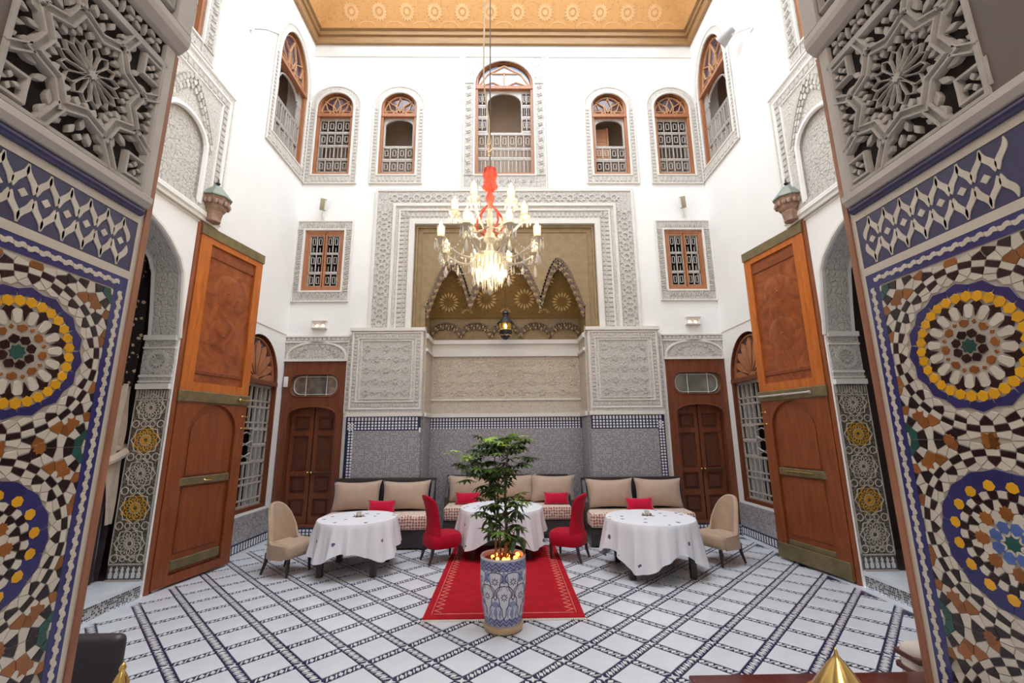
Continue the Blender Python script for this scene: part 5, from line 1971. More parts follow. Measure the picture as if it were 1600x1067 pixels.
def great_leaf(num, s):
    """tall cedar leaf folded back against the side wall, wicket door in its lower half"""
    a = Vector((s * 3.93, 5.22, 0))
    b = Vector((s * 3.735, 6.28, 0))
    U = (b - a).normalized()
    if s > 0:
        U = -U
    Wd = (b - a).length
    N = U.cross(Vector((0, 0, 1)))
    M = frame_m(U, (0, 0, 1), N, (a.x, a.y, 0.035))
    r = place('door_%d' % num, None, None, M, kind='structure')
    f = (lambda u: u) if s < 0 else (lambda u: -u)
    def bx(mb, u0, u1, z0, z1, w0, w1, c=0):
        x0, x1 = sorted((f(u0), f(u1)))
        if c:
            mb.bevbox(x0, x1, z0, z1, w0, w1, c)
        else:
            mb.box(x0, x1, z0, z1, w0, w1)
    H = 4.28
    R = lambda u0, u1, z0, z1: rect(*sorted((f(u0), f(u1))), z0, z1)
    up = MB()
    up.prism(R(0, Wd, 2.15, H), 0, 0.07, [R(.17, Wd - .13, 2.30, 4.10)])
    up.build('upper_frame', W['leaf_wood'], r, M)
    p = MB()
    bx(p, .16, Wd - .12, 2.29, 4.11, 0.0, 0.04)
    up2 = p.build('burl_panel', W['leaf_burl'], r, M)
    p = MB()
    for z in (2.95, 3.55):                           # two turned discs on the panel
        p.T = T(f((.17 + Wd - .13) / 2), z, 0.04)
        p.lathe([(.24, 0), (.235, .002), (.17, .0012), (.15, .0025), (.02, .003), (.012, .010), (0, .013)], 28)
    p.T = None
    p.build('turned_disc', W['leaf_burl'], up2, M)
    p = MB()
    bx(p, .17, Wd - .13, 3.93, 4.03, .04, .055, .01)
    bx(p, .17, Wd - .13, 2.40, 2.46, .04, .055, .01)
    p.build('panel_rail', W['leaf_low'], r, M)
    p = MB()
    bx(p, -.01, Wd + .01, H - .10, H + .03, -.01, .085)
    p.build('top_cap', W['olive'], r, M)
    p = MB()
    bx(p, -.015, Wd + .015, 2.05, 2.19, -.01, .095, .012)
    p.build('strap_band', W['olive'], r, M)
    lo = MB()
    ua, ub = .19, Wd - .16
    cu = (ua + ub) / 2
    ar = [(f(cu) + x, y) for x, y in arch(ub - ua, 1.60, .34, 18, 0, .10)]
    lo.prism(R(0, Wd, 0, 2.07), 0, 0.07, [ar])
    lo.build('lower_frame', W['leaf_low'], r, M)
    wk = MB()
    wk.prism([(f(cu) + x, y) for x, y in arch(ub - ua - .014, 1.60, .333, 18, 0, .107)], 0.0, 0.035)
    wd_ = wk.build('wicket_door', W['leaf_low'], r, M)
    p = MB()
    bx(p, ua + .05, ub - .05, .32, 1.05, .035, .046, .006)
    p.prism([(f(cu) + x, y) for x, y in arch(ub - ua - .13, .50, .26, 14, 0, 1.18)], .035, .045)
    p.build('wicket_panel', W['leaf_low'], wd_, M)
    p = MB()
    bx(p, ua - .02, ub - .02, 1.07, 1.16, .035, .075, .008)
    bx(p, ua + .02, ub - .02, .14, .25, .035, .06, .008)
    p.build('wicket_rail', W['olive'], wd_, M)
    p = MB()
    if s < 0:
        p.tube([(f(cu) - .05, 1.115, .075), (f(cu) - .04, 1.105, .10), (f(cu) + .04, 1.105, .10), (f(cu) + .05, 1.12, .075)], .009, 8)
    else:
        p.tube([(f(cu) - .20, 1.125, .085), (f(cu) + .20, 1.125, .085)], .008, 8)
        p.tube([(f(cu) - .20, 1.125, .085), (f(cu) - .20, 1.125, .07)], .008, 8)
        p.tube([(f(cu) + .20, 1.125, .085), (f(cu) + .20, 1.125, .07)], .008, 8)
    p.build('pull_handle', W['brass'], wd_, M)
    if s > 0:
        p = MB()
        bx(p, 0.02, Wd, 0.0, .19, .07, .085, .006)
        p.build('kick_plate', W['olive'], r, M)
        p = MB()
        p.tube([(f(.18), 2.12, .115), (f(Wd - .03), 2.12, .115)], .014, 8)
        for u in (.2, .6, Wd - .08):
            p.box(f(u) - .012, f(u) + .012, 2.10, 2.14, .09, .12)
        p.build('slide_bolt', W['grille'], r, M)
    else:
        p = MB()
        p.tube([(f(Wd - .20), 2.12, .10), (f(Wd - .20), 2.12, .125), (f(Wd + .03), 2.12, .125)], .010, 8)
        p.ball((f(Wd - .2), 2.12, .125), .022, 8)
        p.build('slide_bolt', W['brass'], r, M)
    for z in (1.90, 1.74):
        p = MB()
        p.tube([(f(Wd - .08), z, .075), (f(Wd + .055), z, .075)], .009, 8)
        p.ball((f(Wd - .08), z, .08), .017, 8)
        p.build('latch_pin', W['brass'], r, M)
    p = MB()                                         # hinge post
    p.tube([(f(-.02), -.03, .03), (f(-.02), H + .06, .03)], .035, 10)
    p.build('hinge_post', W['leaf_low'], r, M)
    # carved pivot bracket with its little copper roof, fixed to the wall above
    B = thing('pivot_bracket', 'carved wooden pivot bracket with pointed green copper hood above the %s folded cedar door leaf' % ('left' if s < 0 else 'right'), 'bracket', (s * 3.80, 5.28, 4.40), group='pivot brackets over the folded doors')
    MB_ = WM[B]
    p = MB()
    p.lathe([(0, 0.0), (.085, 0.0), (.085, .04), (.10, .12), (.095, .14), (.13, .17), (.155, .28), (.16, .32), (.0, .32)], 8, ang=pi / 8, smooth=False)
    p.build('corbel', W['bracket'], B, MB_)
    p = MB()
    for k in range(8):
        an = 2 * pi * k / 8
        for j in (-1, 1):
            q = an + j * .18
            p.T = T(.150 * cos(q), .150 * sin(q), .24) @ RZ(q)
            p.ball((0, 0, 0), .03, 6, 1.3)
    p.T = None
    p.build('carved_leaves', W['bracket'], B, MB_, kind='stuff')
    p = MB()
    p.lathe([(0, .32), (.185, .32), (.185, .335), (.05, .50), (0, .52)], 8, ang=pi / 8, smooth=False)
    p.build('copper_hood', W['copper_green'], B, MB_)
    p = MB()
    p.lathe([(0, .51), (.014, .51), (.014, .53), (.03, .55), (.014, .57), (.008, .61), (0, .63)], 8)
    p.build('finial', W['iron'], B, MB_)
    return r
great_leaf(3, -1)
great_leaf(4, 1)

# ------------------------------------------------------------------ curtain and seat in the left side room
cu = thing('doorway_curtain', 'heavy curtain of black brocade and tied beige cloth in the left arched doorway', 'curtain', (-4.38, 5.10, 0.17))
def drape(mb, y0, y1, z0, z1, x, amp, waves, squeeze=lambda t: 1.0, shift=lambda t: 0.0, n=40, m=14):
    P = []
    for i in range(n + 1):
        u = i / n
        row = []
        for j in range(m + 1):
            t = j / m
            w = (y1 - y0) * squeeze(t)
            yy = y1 - w * (1 - u) + shift(t)
            row.append((x + amp * sin(2 * pi * waves * u + .6 * sin(5 * t)) * (0.5 + .5 * squeeze(t)), yy, z0 + (z1 - z0) * t))
        P.append(row)
    mb.grid(P)
mb = MB()
drape(mb, 3.9, 5.12, 2.25, 4.15, -4.345, .035, 5, lambda t: 1.0 if t < .5 else 1 - .3 * (t - .5), lambda t: 0)
o = mb.build('brocade_valance', W['curtain_dark'], cu)
mb = MB()
drape(mb, 4.0, 5.14, 1.42, 2.27, -4.35, .045, 6, lambda t: .62 + .38 * t, lambda t: -.03 * (1 - t))
mb.build('beige_drape', W['curtain_beige'], cu)
mb = MB()
mb.tube([(-4.345 + .06 * cos(a), 4.90 + .30 * sin(a), 1.46 - .10 * cos(a + 1.2)) for a in [2 * pi * k / 16 for k in range(16)]], .045, 8, closed=True)
mb.build('tied_swag', W['curtain_beige'], cu)
mb = MB()
drape(mb, 4.3, 5.12, .20, 1.44, -4.37, .04, 5, lambda t: .8 + .1 * t)
mb.build('plum_drape', W['curtain_plum'], cu)
mb = MB()
drape(mb, 4.90, 5.12, .75, 1.44, -4.32, .015, 1, lambda t: .4 + .5 * t)
mb.build('beige_tail', W['curtain_beige'], cu)
se = thing('side_room_seat', 'dark maroon padded seat inside the left doorway below the curtain', 'seat', (-5.0, 4.6, 0.17))
mb = MB()
mb.rbox(-.35, .35, -.6, .6, .10, .42, .06)
mb.build('seat_cushion', W['maroon'], se, WM[se])
mb = MB()
mb.box(-.33, .33, -.58, .58, 0.0, .12)
mb.build('seat_base', W['dark_wood'], se, WM[se])

# ------------------------------------------------------------------ rug
rug = thing('floor_rug', 'long red rug with zigzag borders under the middle table and blue pot', 'rug', (-0.03, 5.75, 0.007))
Mr = WM[rug]
mb = MB()
mb.bevbox(-.755, .755, -1.30, 1.30, 0.0, .014, .004)
mb.build('rug_pile', W['rug'], rug, Mr)
mb = MB()
for s in (-1, 1):
    z = []
    n = 46
    for k in range(n + 1):
        z.append((s * (.63 + (.035 if k % 2 else -.035)), -1.17 + 2.34 * k / n))
    mb.strap(z, .011, .0025, .014)
    mb.strap([(s * .685, -1.2), (s * .685, 1.2)], .007, .002, .014)
mb.strap([(-.66, -1.20), (.66, -1.20)], .012, .002, .014)
mb.strap([(-.66, 1.20), (.66, 1.20)], .012, .002, .014)
mb.build('border_stitch', W['rug_line'], rug, Mr, kind='stuff')
mb = MB()
for e in (-1, 1):
    for k in range(90):
        x = -.75 + 1.5 * k / 89
        l = .035 + .015 * random.random()
        mb.box(x - .006, x + .006, *sorted((e * 1.30, e * (1.30 + l))), 0, .005)
mb.build('fringe', W['fringe'], rug, Mr, kind='stuff')

# ------------------------------------------------------------------ benches and cushions
def bench(name, label, x0, x1, yf, yb_, seat_z, back_z, arms, M0):
    r = thing(name, label, 'sofa', M=M0, group='dark wood benches along the back wall')
    cx = 0
    w = x1 - x0
    mb = MB()
    mb.box(-w / 2 + .02, w / 2 - .02, yf + .03, yb_ - .03, .02, seat_z - .22)
    mb.box(-w / 2 + .02, w / 2 - .02, yf + .02, yf + .03, .05, seat_z - .25)
    mb.build('bench_base', W['dark_wood'], r, M0)
    mb = MB()
    mb.box(-w / 2, w / 2, yb_ - .05, yb_, seat_z - .22, back_z - .05)
    mb.box(-w / 2 - .01, w / 2 + .01, yb_ - .06, yb_ + .005, back_z - .05, back_z)
    mb.build('backrest', W['dark_wood'], r, M0)
    for s in arms:
        mb = MB()
        xx = s * w / 2
        a, b = sorted((xx, xx - s * .05))
        mb.prism([(yf + .25, seat_z - .22), (yb_, seat_z - .22), (yb_, back_z - .02), (yb_ - .10, back_z - .04), (yf + .30, seat_z + .12)], 0, .05)
        # prism was laid in (y, z): turn it upright
        v = mb.v
        mb.v = [Vector((a + p.z, p.x, p.y)) for p in v]
        mb.build('armrest', W['dark_wood'], r, M0)
    mb = MB()
    mb.rbox(-w / 2 + .02, w / 2 - .02, yf, yb_ - .07, seat_z - .21, seat_z, .045, 3)
    mb.build('mattress', W['mattress'], r, M0)
    for s in (-1, 1):
        for y in (yf + .07, yb_ - .08):
            mb = MB()
            mb.box(s * (w / 2 - .06) - .03, s * (w / 2 - .06) + .03, y - .03, y + .03, 0, .05)
            mb.build('foot', W['dark_wood'], r, M0)
    return r
bench('upholstered_bench', 'dark wood bench with printed mattress under the left pier, left of the niche', -2.79, -1.16, 6.88, 7.50, .48, .965, (1,), T(-1.975, 0, 0.0085))
bench('upholstered_bench', 'dark wood bench with printed mattress inside the niche, behind the plant', -1.05, 1.10, 7.50, 8.24, .49, .93, (-1, 1), T(0.02, 0, 0.0085))
bench('upholstered_bench', 'dark wood bench with printed mattress under the right pier, right of the niche', 1.23, 2.87, 6.88, 7.50, .48, .945, (-1,), T(2.05, 0, 0.0085))

def pillow_mesh(name, w, h, d, mat):
    """scatter cushion: plump middle, pinched corners drawn out to points"""
    mb = MB()
    n = 14
    def row(sg):
        P = []
        for i in range(n + 1):
            r_ = []
            for j in range(n + 1):
                u, v = 2 * i / n - 1, 2 * j / n - 1
                e = (1 - abs(u) ** 2.4) * (1 - abs(v) ** 2.4)
                x = u * (1 - .08 * (1 - v * v)) * w / 2 if abs(u) > 1e-6 else 0
                x = u * w / 2 * (1 - .09 * (1 - abs(v) ** 2.2))
                z = v * h / 2 * (1 - .15 * (1 - abs(u) ** 2.2))
                r_.append((x, sg * d / 2 * max(0, e) ** .55, z + h / 2))
            P.append(r_)
        return P
    mb.grid(row(1))
    mb.grid(row(-1))
    me = mb.mesh(name, mat, smooth_angle=80)
    bm = bmesh.new()
    bm.from_mesh(me)
    bmesh.ops.remove_doubles(bm, verts=bm.verts, dist=1e-5)
    bmesh.ops.recalc_face_normals(bm, faces=bm.faces)
    bm.to_mesh(me)
    bm.free()
    return me
big = pillow_mesh('back_cushion', .775, .47, .22, W['beige_cush'])
red = pillow_mesh('scatter_cushion', .43, .20, .12, W['red_cush'])
def cushion(me, x, y, z, tilt, rz, label, group):
    name = 'back_cushion' if me is big else 'scatter_cushion'
    o = place(name, me, None, T(x, y, z) @ RZ(rz) @ Matrix.Rotation(-tilt, 4, 'X') @ Matrix.Rotation(random.uniform(-.02, .02), 4, 'Y'))
    tag(o, label, 'cushion', group)
gb, gr = 'beige back cushions on the benches', 'red scatter cushions on the benches'
seat = .49
cushion(big, -2.385, 7.27, seat, .22, 0, 'beige satin back cushion at the door end of the left bench', gb)
cushion(big, -1.60, 7.27, seat, .22, 0, 'beige satin back cushion at the niche end of the left bench', gb)
cushion(big, -.66, 8.02, seat + .01, .22, .06, 'beige satin back cushion at the left end of the niche bench', gb)
cushion(big, .14, 8.03, seat + .01, .20, 0, 'beige satin back cushion in the middle of the niche bench behind the plant', gb)
cushion(big, .80, 7.88, seat + .01, .24, -.05, 'beige satin back cushion at the right end of the niche bench', gb)
cushion(big, 1.66, 7.27, seat, .22, 0, 'beige satin back cushion at the niche end of the right bench', gb)
cushion(big, 2.44, 7.27, seat, .22, 0, 'beige satin back cushion at the door end of the right bench', gb)
cushion(red, -1.93, 7.08, seat + .0, .30, .03, 'small red cushion propped between the two beige cushions of the left bench', gr)
cushion(red, -.66, 7.78, seat + .01, .25, .1, 'small red cushion at the left end of the niche bench, partly behind leaves', gr)
cushion(red, .84, 7.68, seat + .01, .25, -.03, 'small red cushion at the right end of the niche bench', gr)
cushion(red, 2.06, 7.05, seat + .0, .30, -.06, 'small red cushion propped between the two beige cushions of the right bench', gr)

# ------------------------------------------------------------------ tables with cloths
def round_table(label, cx, cy, R, legs, top_z=.61, leg_h=.56, z=0.006):
    t = thing('round_table', label, 'table', (cx, cy, z), group='low round tables under white cloths')
    M0 = WM[t]
    mb = MB()
    mb.lathe([(0, leg_h), (R - .01, leg_h), (R, leg_h + .012), (R, top_z - .015), (R - .01, top_z - .005), (0, top_z - .005)], 40)
    mb.build('tabletop', W['dark_wood'], t, M0)
    mb = MB()
    a = legs
    for s in (-1, 1):
        mb.box(-a, a, s * a - .012, s * a + .012, leg_h - .08, leg_h)
        mb.box(s * a - .012, s * a + .012, -a, a, leg_h - .08, leg_h)
    mb.build('apron', W['dark_wood'], t, M0)
    for sx in (-1, 1):
        for sy in (-1, 1):
            mb = MB()
            mb.box(sx * a - .033, sx * a + .033, sy * a - .033, sy * a + .033, 0, leg_h)
            mb.build('leg', W['leg'], t, M0)
    return t
def cloth(label, cx, cy, R, top_z, hem, corner, rot, seed, nf=17):
    rnd = random.Random(seed)
    ph = [rnd.uniform(0, 6.28) for _ in range(5)]
    mb = MB()
    n, P = 144, []
    for i in range(n):
        th = 2 * pi * i / n
        row = [(0.0001 * cos(th), .0001 * sin(th), top_z + .004)]
        for r in (.35, .7, .95):
            row.append((R * r * cos(th), R * r * sin(th), top_z + .004))
        row.append(((R + .006) * cos(th), (R + .006) * sin(th), top_z))
        row.append(((R + .014) * cos(th), (R + .014) * sin(th), top_z - .012))
        cq = abs(cos(2 * (th - rot))) ** 2.2
        dr = hem + corner * cq
        wv = sin(nf * th + ph[0] + .9 * sin(3 * th + ph[1])) + .45 * sin(nf * 1.9 * th + ph[2])
        for k in range(1, 9):
            t = k / 8
            out = .016 + t * (.05 + .022 * sin(5 * th + ph[3])) + (t ** .8) * (.026 * wv) + .02 * t * cq
            row.append(((R + out) * cos(th), (R + out) * sin(th), top_z - .012 - dr * t + .008 * t * sin(9 * th + ph[4])))
        P.append(row)
    mb.grid(P, closed_u=True)
    o = mb.build('tablecloth', W['cloth'], None, T(cx, cy, 0.006))
    tag(o, label, 'tablecloth', 'white embroidered tablecloths')
    return o
tabs = ((-1.935, 6.04, .485, 'left', .30, .13, .9, 3), (1.815, 5.84, .54, 'right', .31, .20, 1.05, 8), (-.075, 6.74, .585, 'middle', .30, .17, .75, 5))
tl = {'left': 'low round table on dark square legs in front of the left bench',
      'right': 'low round table on dark square legs in front of the right bench',
      'middle': 'low round table on the far end of the red rug before the niche'}
cl = {'left': 'white embroidered tablecloth hanging over the left round table',
      'right': 'white embroidered tablecloth with a long drooping corner over the right round table',
      'middle': 'white tablecloth over the middle table behind the potted plant'}
for x, y, R, k, hm, cr, ro, sd in tabs:
    round_table(tl[k], x, y, R, R * .66, z=.0075 if k != 'middle' else .022)
    cloth(cl[k], x, y, R, .62, hm, cr, ro, sd)
def centrepiece(x, y, z, label):
    t = thing('candle_stand', label, 'candle holder', (x, y, z), group='star-shaped candle stands on the tablecloths')
    M0 = WM[t]
    mb = MB()
    mb.prism(star(6, .075, .026, .3), 0.0, .008)
    for k in range(6):
        a = .3 + 2 * pi * k / 6
        mb.tube([(.045 * cos(a), .045 * sin(a), .006), (.06 * cos(a), .06 * sin(a), .028)], .005, 6)
    mb.build('star_base', W['olive'], t, M0)
    mb = MB()
    mb.lathe([(0, .008), (.026, .008), (.034, .03), (.030, .06), (.026, .06), (.029, .03), (.022, .014), (0, .014)], 14)
    mb.build('glass_cup', W['crystal'], t, M0)
    mb = MB()
    mb.lathe([(0, .014), (.018, .014), (.018, .035), (0, .037)], 10)
    mb.build('candle', W['ceramic'], t, M0)
centrepiece(-1.93, 6.05, .631, 'small star-shaped candle stand on the left tablecloth')
centrepiece(1.80, 5.90, .631, 'small star-shaped candle stand on the right tablecloth')

# ------------------------------------------------------------------ chairs
def tub_chair(label, M0):
    r = thing('tub_chair', label, 'chair', M=M0, group='beige tub chairs at the side tables')
    mb = MB()
    mb.rbox(-.06, .25, -.243, .243, .205, .38, .055, 4)
    mb.rbox(-.16, .0, -.15, .15, .24, .38, .05, 3)
    mb.build('seat', W['beige'], r, M0)
    n, m = 36, 12
    def shell(off):
        P = []
        for i in range(n + 1):
            u = i / n * 2 - 1
            ph = u * radians(128)
            c, s_ = cos(ph), sin(ph)
            k = max(0.0, 1 - (abs(u) / .56) ** 2.6)
            hgt = .13 + .44 * (k ** .75 if k > 0 else 0) - .03 * max(0, abs(u) - .6)
            row = []
            for j in range(m + 1):
                t = j / m
                z = .20 + t * (hgt + .04)
                lean = .17 * max(0, (z - .30)) ** 1.15 * 1.05
                rx, ry = .225 + off, .235 + off
                x = -rx * c * (1.0 if c > 0 else 1.15) - .0 - lean * max(0, c)
                y = ry * s_ * (1 - .10 * t * max(0, c)) if abs(ph) < pi / 2 else (ry * (1 if s_ > 0 else -1)) * (.93 + .07 * abs(s_))
                row.append((x - .0, y, z))
            P.append(row)
        return P
    A, B = shell(.012), shell(-.040)
    mb = MB()
    mb.grid(A)
    mb.grid(B)
    top = [[a[-1], ((a[-1][0] + b[-1][0]) / 2, (a[-1][1] + b[-1][1]) / 2, a[-1][2] + .014), b[-1]] for a, b in zip(A, B)]
    mb.grid(top)
    for e in (0, -1):
        mb.grid([[p for p in A[e]], [((p[0] + q[0]) / 2 + .012, (p[1] + q[1]) / 2, p[2]) for p, q in zip(A[e], B[e])], [q for q in B[e]]])
    mb.grid([[a[0], b[0]] for a, b in zip(A, B)])
    mb.build('backrest', W['beige'], r, M0)
    for sx, sy in ((1, 1), (1, -1), (-1, 1), (-1, -1)):
        mb = MB()
        x, y = (.19 if sx > 0 else -.16), sy * .165
        fl = .0 if sx > 0 else -.07
        mb.tube([(x, y, .25), (x + fl * .25, y, .14), (x + fl, y + sy * .01, 0)], [.026, .021, .014], 6)
        mb.build('leg', W['leg'], r, M0)
    return r
tub_chair('beige velvet tub chair at the left table before the red-brown door', T(-2.75, 5.93, .0085) @ RZ(-.38))
tub_chair('beige velvet tub chair at the right table, its back to the right wall', T(2.81, 6.12, .0085) @ RZ(pi + .42))

def red_chair(label, M0):
    r = thing('high_back_chair', label, 'chair', M=M0, group='red velvet chairs at the middle table')
    mb = MB()                                        # cushioned seat, rounded at the front
    P = []
    n = 28
    for i in range(n):
        a = 2 * pi * i / n
        ca, sa = cos(a), sin(a)
        e = .72 if ca > 0 else .5
        x = .245 * (abs(ca) ** e) * (1 if ca > 0 else -1)
        y = .225 * (abs(sa) ** .62) * (1 if sa > 0 else -1) * (1 + .03 * ca)
        P.append([(x * k, y * k, z) for k, z in ((0.0005, .185), (.92, .185), (.99, .21), (1.0, .28), (.98, .325), (.90, .352), (.6, .368), (0.0005, .374))])
    mb.grid(P, closed_u=True)
    mb.build('seat', W['red'], r, M0)
    # tall back: waisted, rolling backwards at the top
    cen = [(-.185, .19, .205), (-.19, .28, .212), (-.175, .36, .205), (-.165, .45, .19), (-.175, .56, .185), (-.200, .67, .195), (-.225, .76, .195), (-.246, .805, .180), (-.258, .835, .140), (-.264, .848, .09)]
    th = [.085, .10, .10, .085, .072, .068, .066, .060, .048, .03]
    P = []
    for (x, z, w), t in zip(cen, th):
        row = []
        for q in range(24):
            a = 2 * pi * q / 24
            ca, sa = cos(a), sin(a)
            yy = w * (abs(ca) ** .45) * (1 if ca > 0 else -1)
            wrap = .055 * (abs(yy) / .2) ** 2.2      # sides wrap forward a little
            row.append((x + t * .5 * (abs(sa) ** .7) * (1 if sa > 0 else -1) + wrap, yy, z))
        P.append(row)
    mb = MB()
    mb.grid(P, closed_v=True)
    for e in (0, -1):
        row = P[e]
        cx = sum(p[0] for p in row) / len(row)
        cz = row[0][2] + (-.005 if e == 0 else .012)
        mb.add(row + [(cx, 0, cz)], [(i, (i + 1) % 24, 24) for i in range(24)], True)
    mb.build('backrest', W['red'], r, M0)
    for sx, sy in ((1, 1), (1, -1), (-1, 1), (-1, -1)):
        mb = MB()
        x, y = (.185 if sx > 0 else -.19), sy * .165
        fl = .0 if sx > 0 else -.05
        mb.tube([(x, y, .20), (x + fl * .3, y, .1), (x + fl, y, 0)], [.024, .020, .014], 6)
        mb.build('leg', W['leg'], r, M0)
    return r
red_chair('red velvet high-back chair on the left side of the middle table', T(-.88, 6.36, .012) @ RZ(.52))
red_chair('red velvet high-back chair on the right side of the middle table', T(.84, 6.38, .012) @ RZ(pi - .50))

# ------------------------------------------------------------------ blue and white planter, schefflera
pot = thing('planter_pot', 'tall blue and white painted ceramic pot at the near end of the red rug', 'pot', (-0.035, 4.27, 0.006))
Mp = WM[pot]
prof = [(.150, .035), (.168, .10), (.190, .22), (.203, .34), (.207, .46), (.205, .55), (.203, .585)]
def pot_r(z):
    for (r0, z0), (r1, z1) in zip(prof, prof[1:]):
        if z0 <= z <= z1:
            return r0 + (r1 - r0) * (z - z0) / (z1 - z0)
    return prof[-1][0] if z > .5 else prof[0][0]
mb = MB()
mb.lathe([(0, .03)] + prof + [(.206, .597), (.200, .606), (.186, .602), (.183, .58), (.180, .50), (0, .50)], 48)
mb.build('pot_body', W['ceramic'], pot, Mp)
mb = MB()
mb.lathe([(0, 0), (.150, 0), (.170, .012), (.176, .04), (.170, .055), (.150, .058), (0, .05)], 40)
mb.build('saucer', W['pot_base'], pot, Mp)
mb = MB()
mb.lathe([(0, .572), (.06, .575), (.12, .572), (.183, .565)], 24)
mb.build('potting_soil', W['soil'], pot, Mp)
def ribbon(mb, pts, w, off=.0012, closed=False):
    """a painted line laid on the pot: pts are (angle, height)"""
    n = len(pts)
    P = []
    fl = [(a * .2, z) for a, z in pts]
    for i in range(n):
        a_ = fl[i - 1] if (i or closed) else None
        b_ = fl[(i + 1) % n] if (i < n - 1 or closed) else None
        x, y, k = _miter(a_, fl[i], b_)
        row = []
        for s_ in (-.5, .5):
            q = ((fl[i][0] + x * w * s_ * k) / .2, fl[i][1] + y * w * s_ * k)
            r_ = pot_r(q[1]) + off
            row.append((r_ * cos(q[0]), r_ * sin(q[0]), q[1]))
        P.append(row)
    mb.grid(P, closed_u=closed, smooth=False)
lines, fills = MB(), MB()
NP = 8
def petal(c, z0, z1, hw):
    """a bulbous ogee medallion standing point-down"""
    H = z1 - z0
    sh = [(0, 0), (.22, .10), (.26, .30), (.55, .42), (.62, .62), (.98, .70), (1.0, .86), (.62, .97), (0, 1.0)]
    r_ = [(c + hw * x, z0 + H * y) for x, y in sh]
    return r_ + [(2 * c - a, z) for a, z in r_[::-1][1:-1]]
for k in range(NP):
    c = 2 * pi * k / NP + .05
    dl = pi / NP
    for cc, z0, z1, w in ((c, .135, .40, dl * .93), (c + dl, .285, .505, dl * .90)):
        p = petal(cc, z0, z1, w)
        ribbon(lines, p, .0075, closed=True)
        for q in range(8):
            a = 2 * pi * q / 8
            zc = z0 + (z1 - z0) * .66
            ribbon(lines, [(cc + .06 * cos(a), zc + .012 * sin(a)), (cc + .15 * cos(a), zc + .030 * sin(a))], .008)
        for q in (-.4, .4):
            ribbon(lines, [(cc + q * .3, z0 + .03), (cc + q * .75, z0 + .10), (cc + q * .4, z0 + .13)], .003)
for z0, z1, nn in ((.075, .105, 20), (.105, .135, 20), (.520, .548, 20), (.548, .575, 20)):
    zz = [(2 * pi * k / (2 * nn), z0 if k % 2 else z1) for k in range(2 * nn)]
    ribbon(lines, zz, .008, closed=True)
for k in range(36):
    a = 2 * pi * k / 36
    ribbon(lines, [(a, .50), (a + .04, .51), (a + .02, .525)], .004, .0014)
for z in (.068, .515, .583):
    ribbon(lines, [(2 * pi * k / 48, z) for k in range(48)], .004, closed=True)
for z0, z1 in ((.075, .132), (.512, .58)):
    for (za, zb) in ((z0, z1),):
        fills.grid([[((pot_r(z) + .0006) * cos(2 * pi * k / 48), (pot_r(z) + .0006) * sin(2 * pi * k / 48), z) for z in (za, (za + zb) / 2, zb)] for k in range(48)], closed_u=True)
for k in range(NP):                                  # lavender grounds between the medallions
    c = 2 * pi * k / NP + .05
    dl = pi / NP
    for cc, pts in ((c + dl, [(0, .135), (dl * .62, .14), (dl * .66, .22), (dl * .3, .27), (0, .275), (-dl * .3, .27), (-dl * .66, .22), (-dl * .62, .14)]),
                    (c, [(0, .415), (dl * .5, .43), (dl * .35, .49), (0, .51), (-dl * .35, .49), (-dl * .5, .43)])):
        ring_ = [(cc + a, z) for a, z in pts]
        cx = cc
        cz = sum(z for a, z in ring_) / len(ring_)
        vs = [((pot_r(z) + .0008) * cos(a), (pot_r(z) + .0008) * sin(a), z) for a, z in ring_] + [((pot_r(cz) + .0012) * cos(cx), (pot_r(cz) + .0012) * sin(cx), cz)]
        m_ = len(ring_)
        fills.add(vs, [(i, (i + 1) % m_, m_) for i in range(m_)], True)
fills.build('painted_ground', W['pot_blue'], pot, Mp, kind='stuff')
lines.build('painted_lines', W['pot_line'], pot, Mp, kind='stuff')

lights = thing('string_lights', 'glowing orange string lights lying on the soil of the blue pot', 'lights', (-0.035, 4.27, 0.006))
mb = MB()
wp = [(.10 * cos(t * 1.9) + .03 * sin(t * 5), .10 * sin(t * 1.9), .584 + .005 * sin(t * 7)) for t in [k * .22 for k in range(40)]]
mb.tube(wp, .0035, 5)
mb.build('wire', W['iron'], lights, Mp)
for k in range(11):
    a = k * 2.4
    r_ = .05 + .10 * ((k * 37) % 11) / 11
    mb = MB()
    mb.ball((r_ * cos(a), r_ * sin(a), .588), .011 + .005 * (k % 3), 8)
    mb.build('bulb', W['fairy'], lights, Mp)

plant = thing('schefflera_plant', 'leafy green umbrella plant growing from the blue and white pot', 'plant', (-0.035, 4.27, 0.572))
Mq = WM[plant]
stems = [([(-.07, -.02, 0), (-.06, 0, .30), (-.04, .02, .62), (-.08, .03, .90)], .011),
         ([(.02, .0, 0), (.035, .01, .25), (.02, .02, .55), (.04, .02, .85), (.05, .02, 1.06)], .017),
         ([(-.02, .03, 0), (-.03, .06, .35), (-.12, .08, .65), (-.22, .05, .80), (-.34, .03, .88)], .010),
         ([(.04, -.02, 0), (.08, -.05, .18), (.13, -.06, .30)], .008)]
def along(pts, t):
    f_ = t * (len(pts) - 1)
    i = min(int(f_), len(pts) - 2)
    return Vector(pts[i]).lerp(Vector(pts[i + 1]), f_ - i)
for pts, r_ in stems:
    sm = [along(pts, k / 10) for k in range(11)]
    mb = MB()
    mb.tube(sm, [r_ * (1 - .55 * k / 10) for k in range(11)], 7)
    mb.build('stem', W['stem'], plant, Mq)
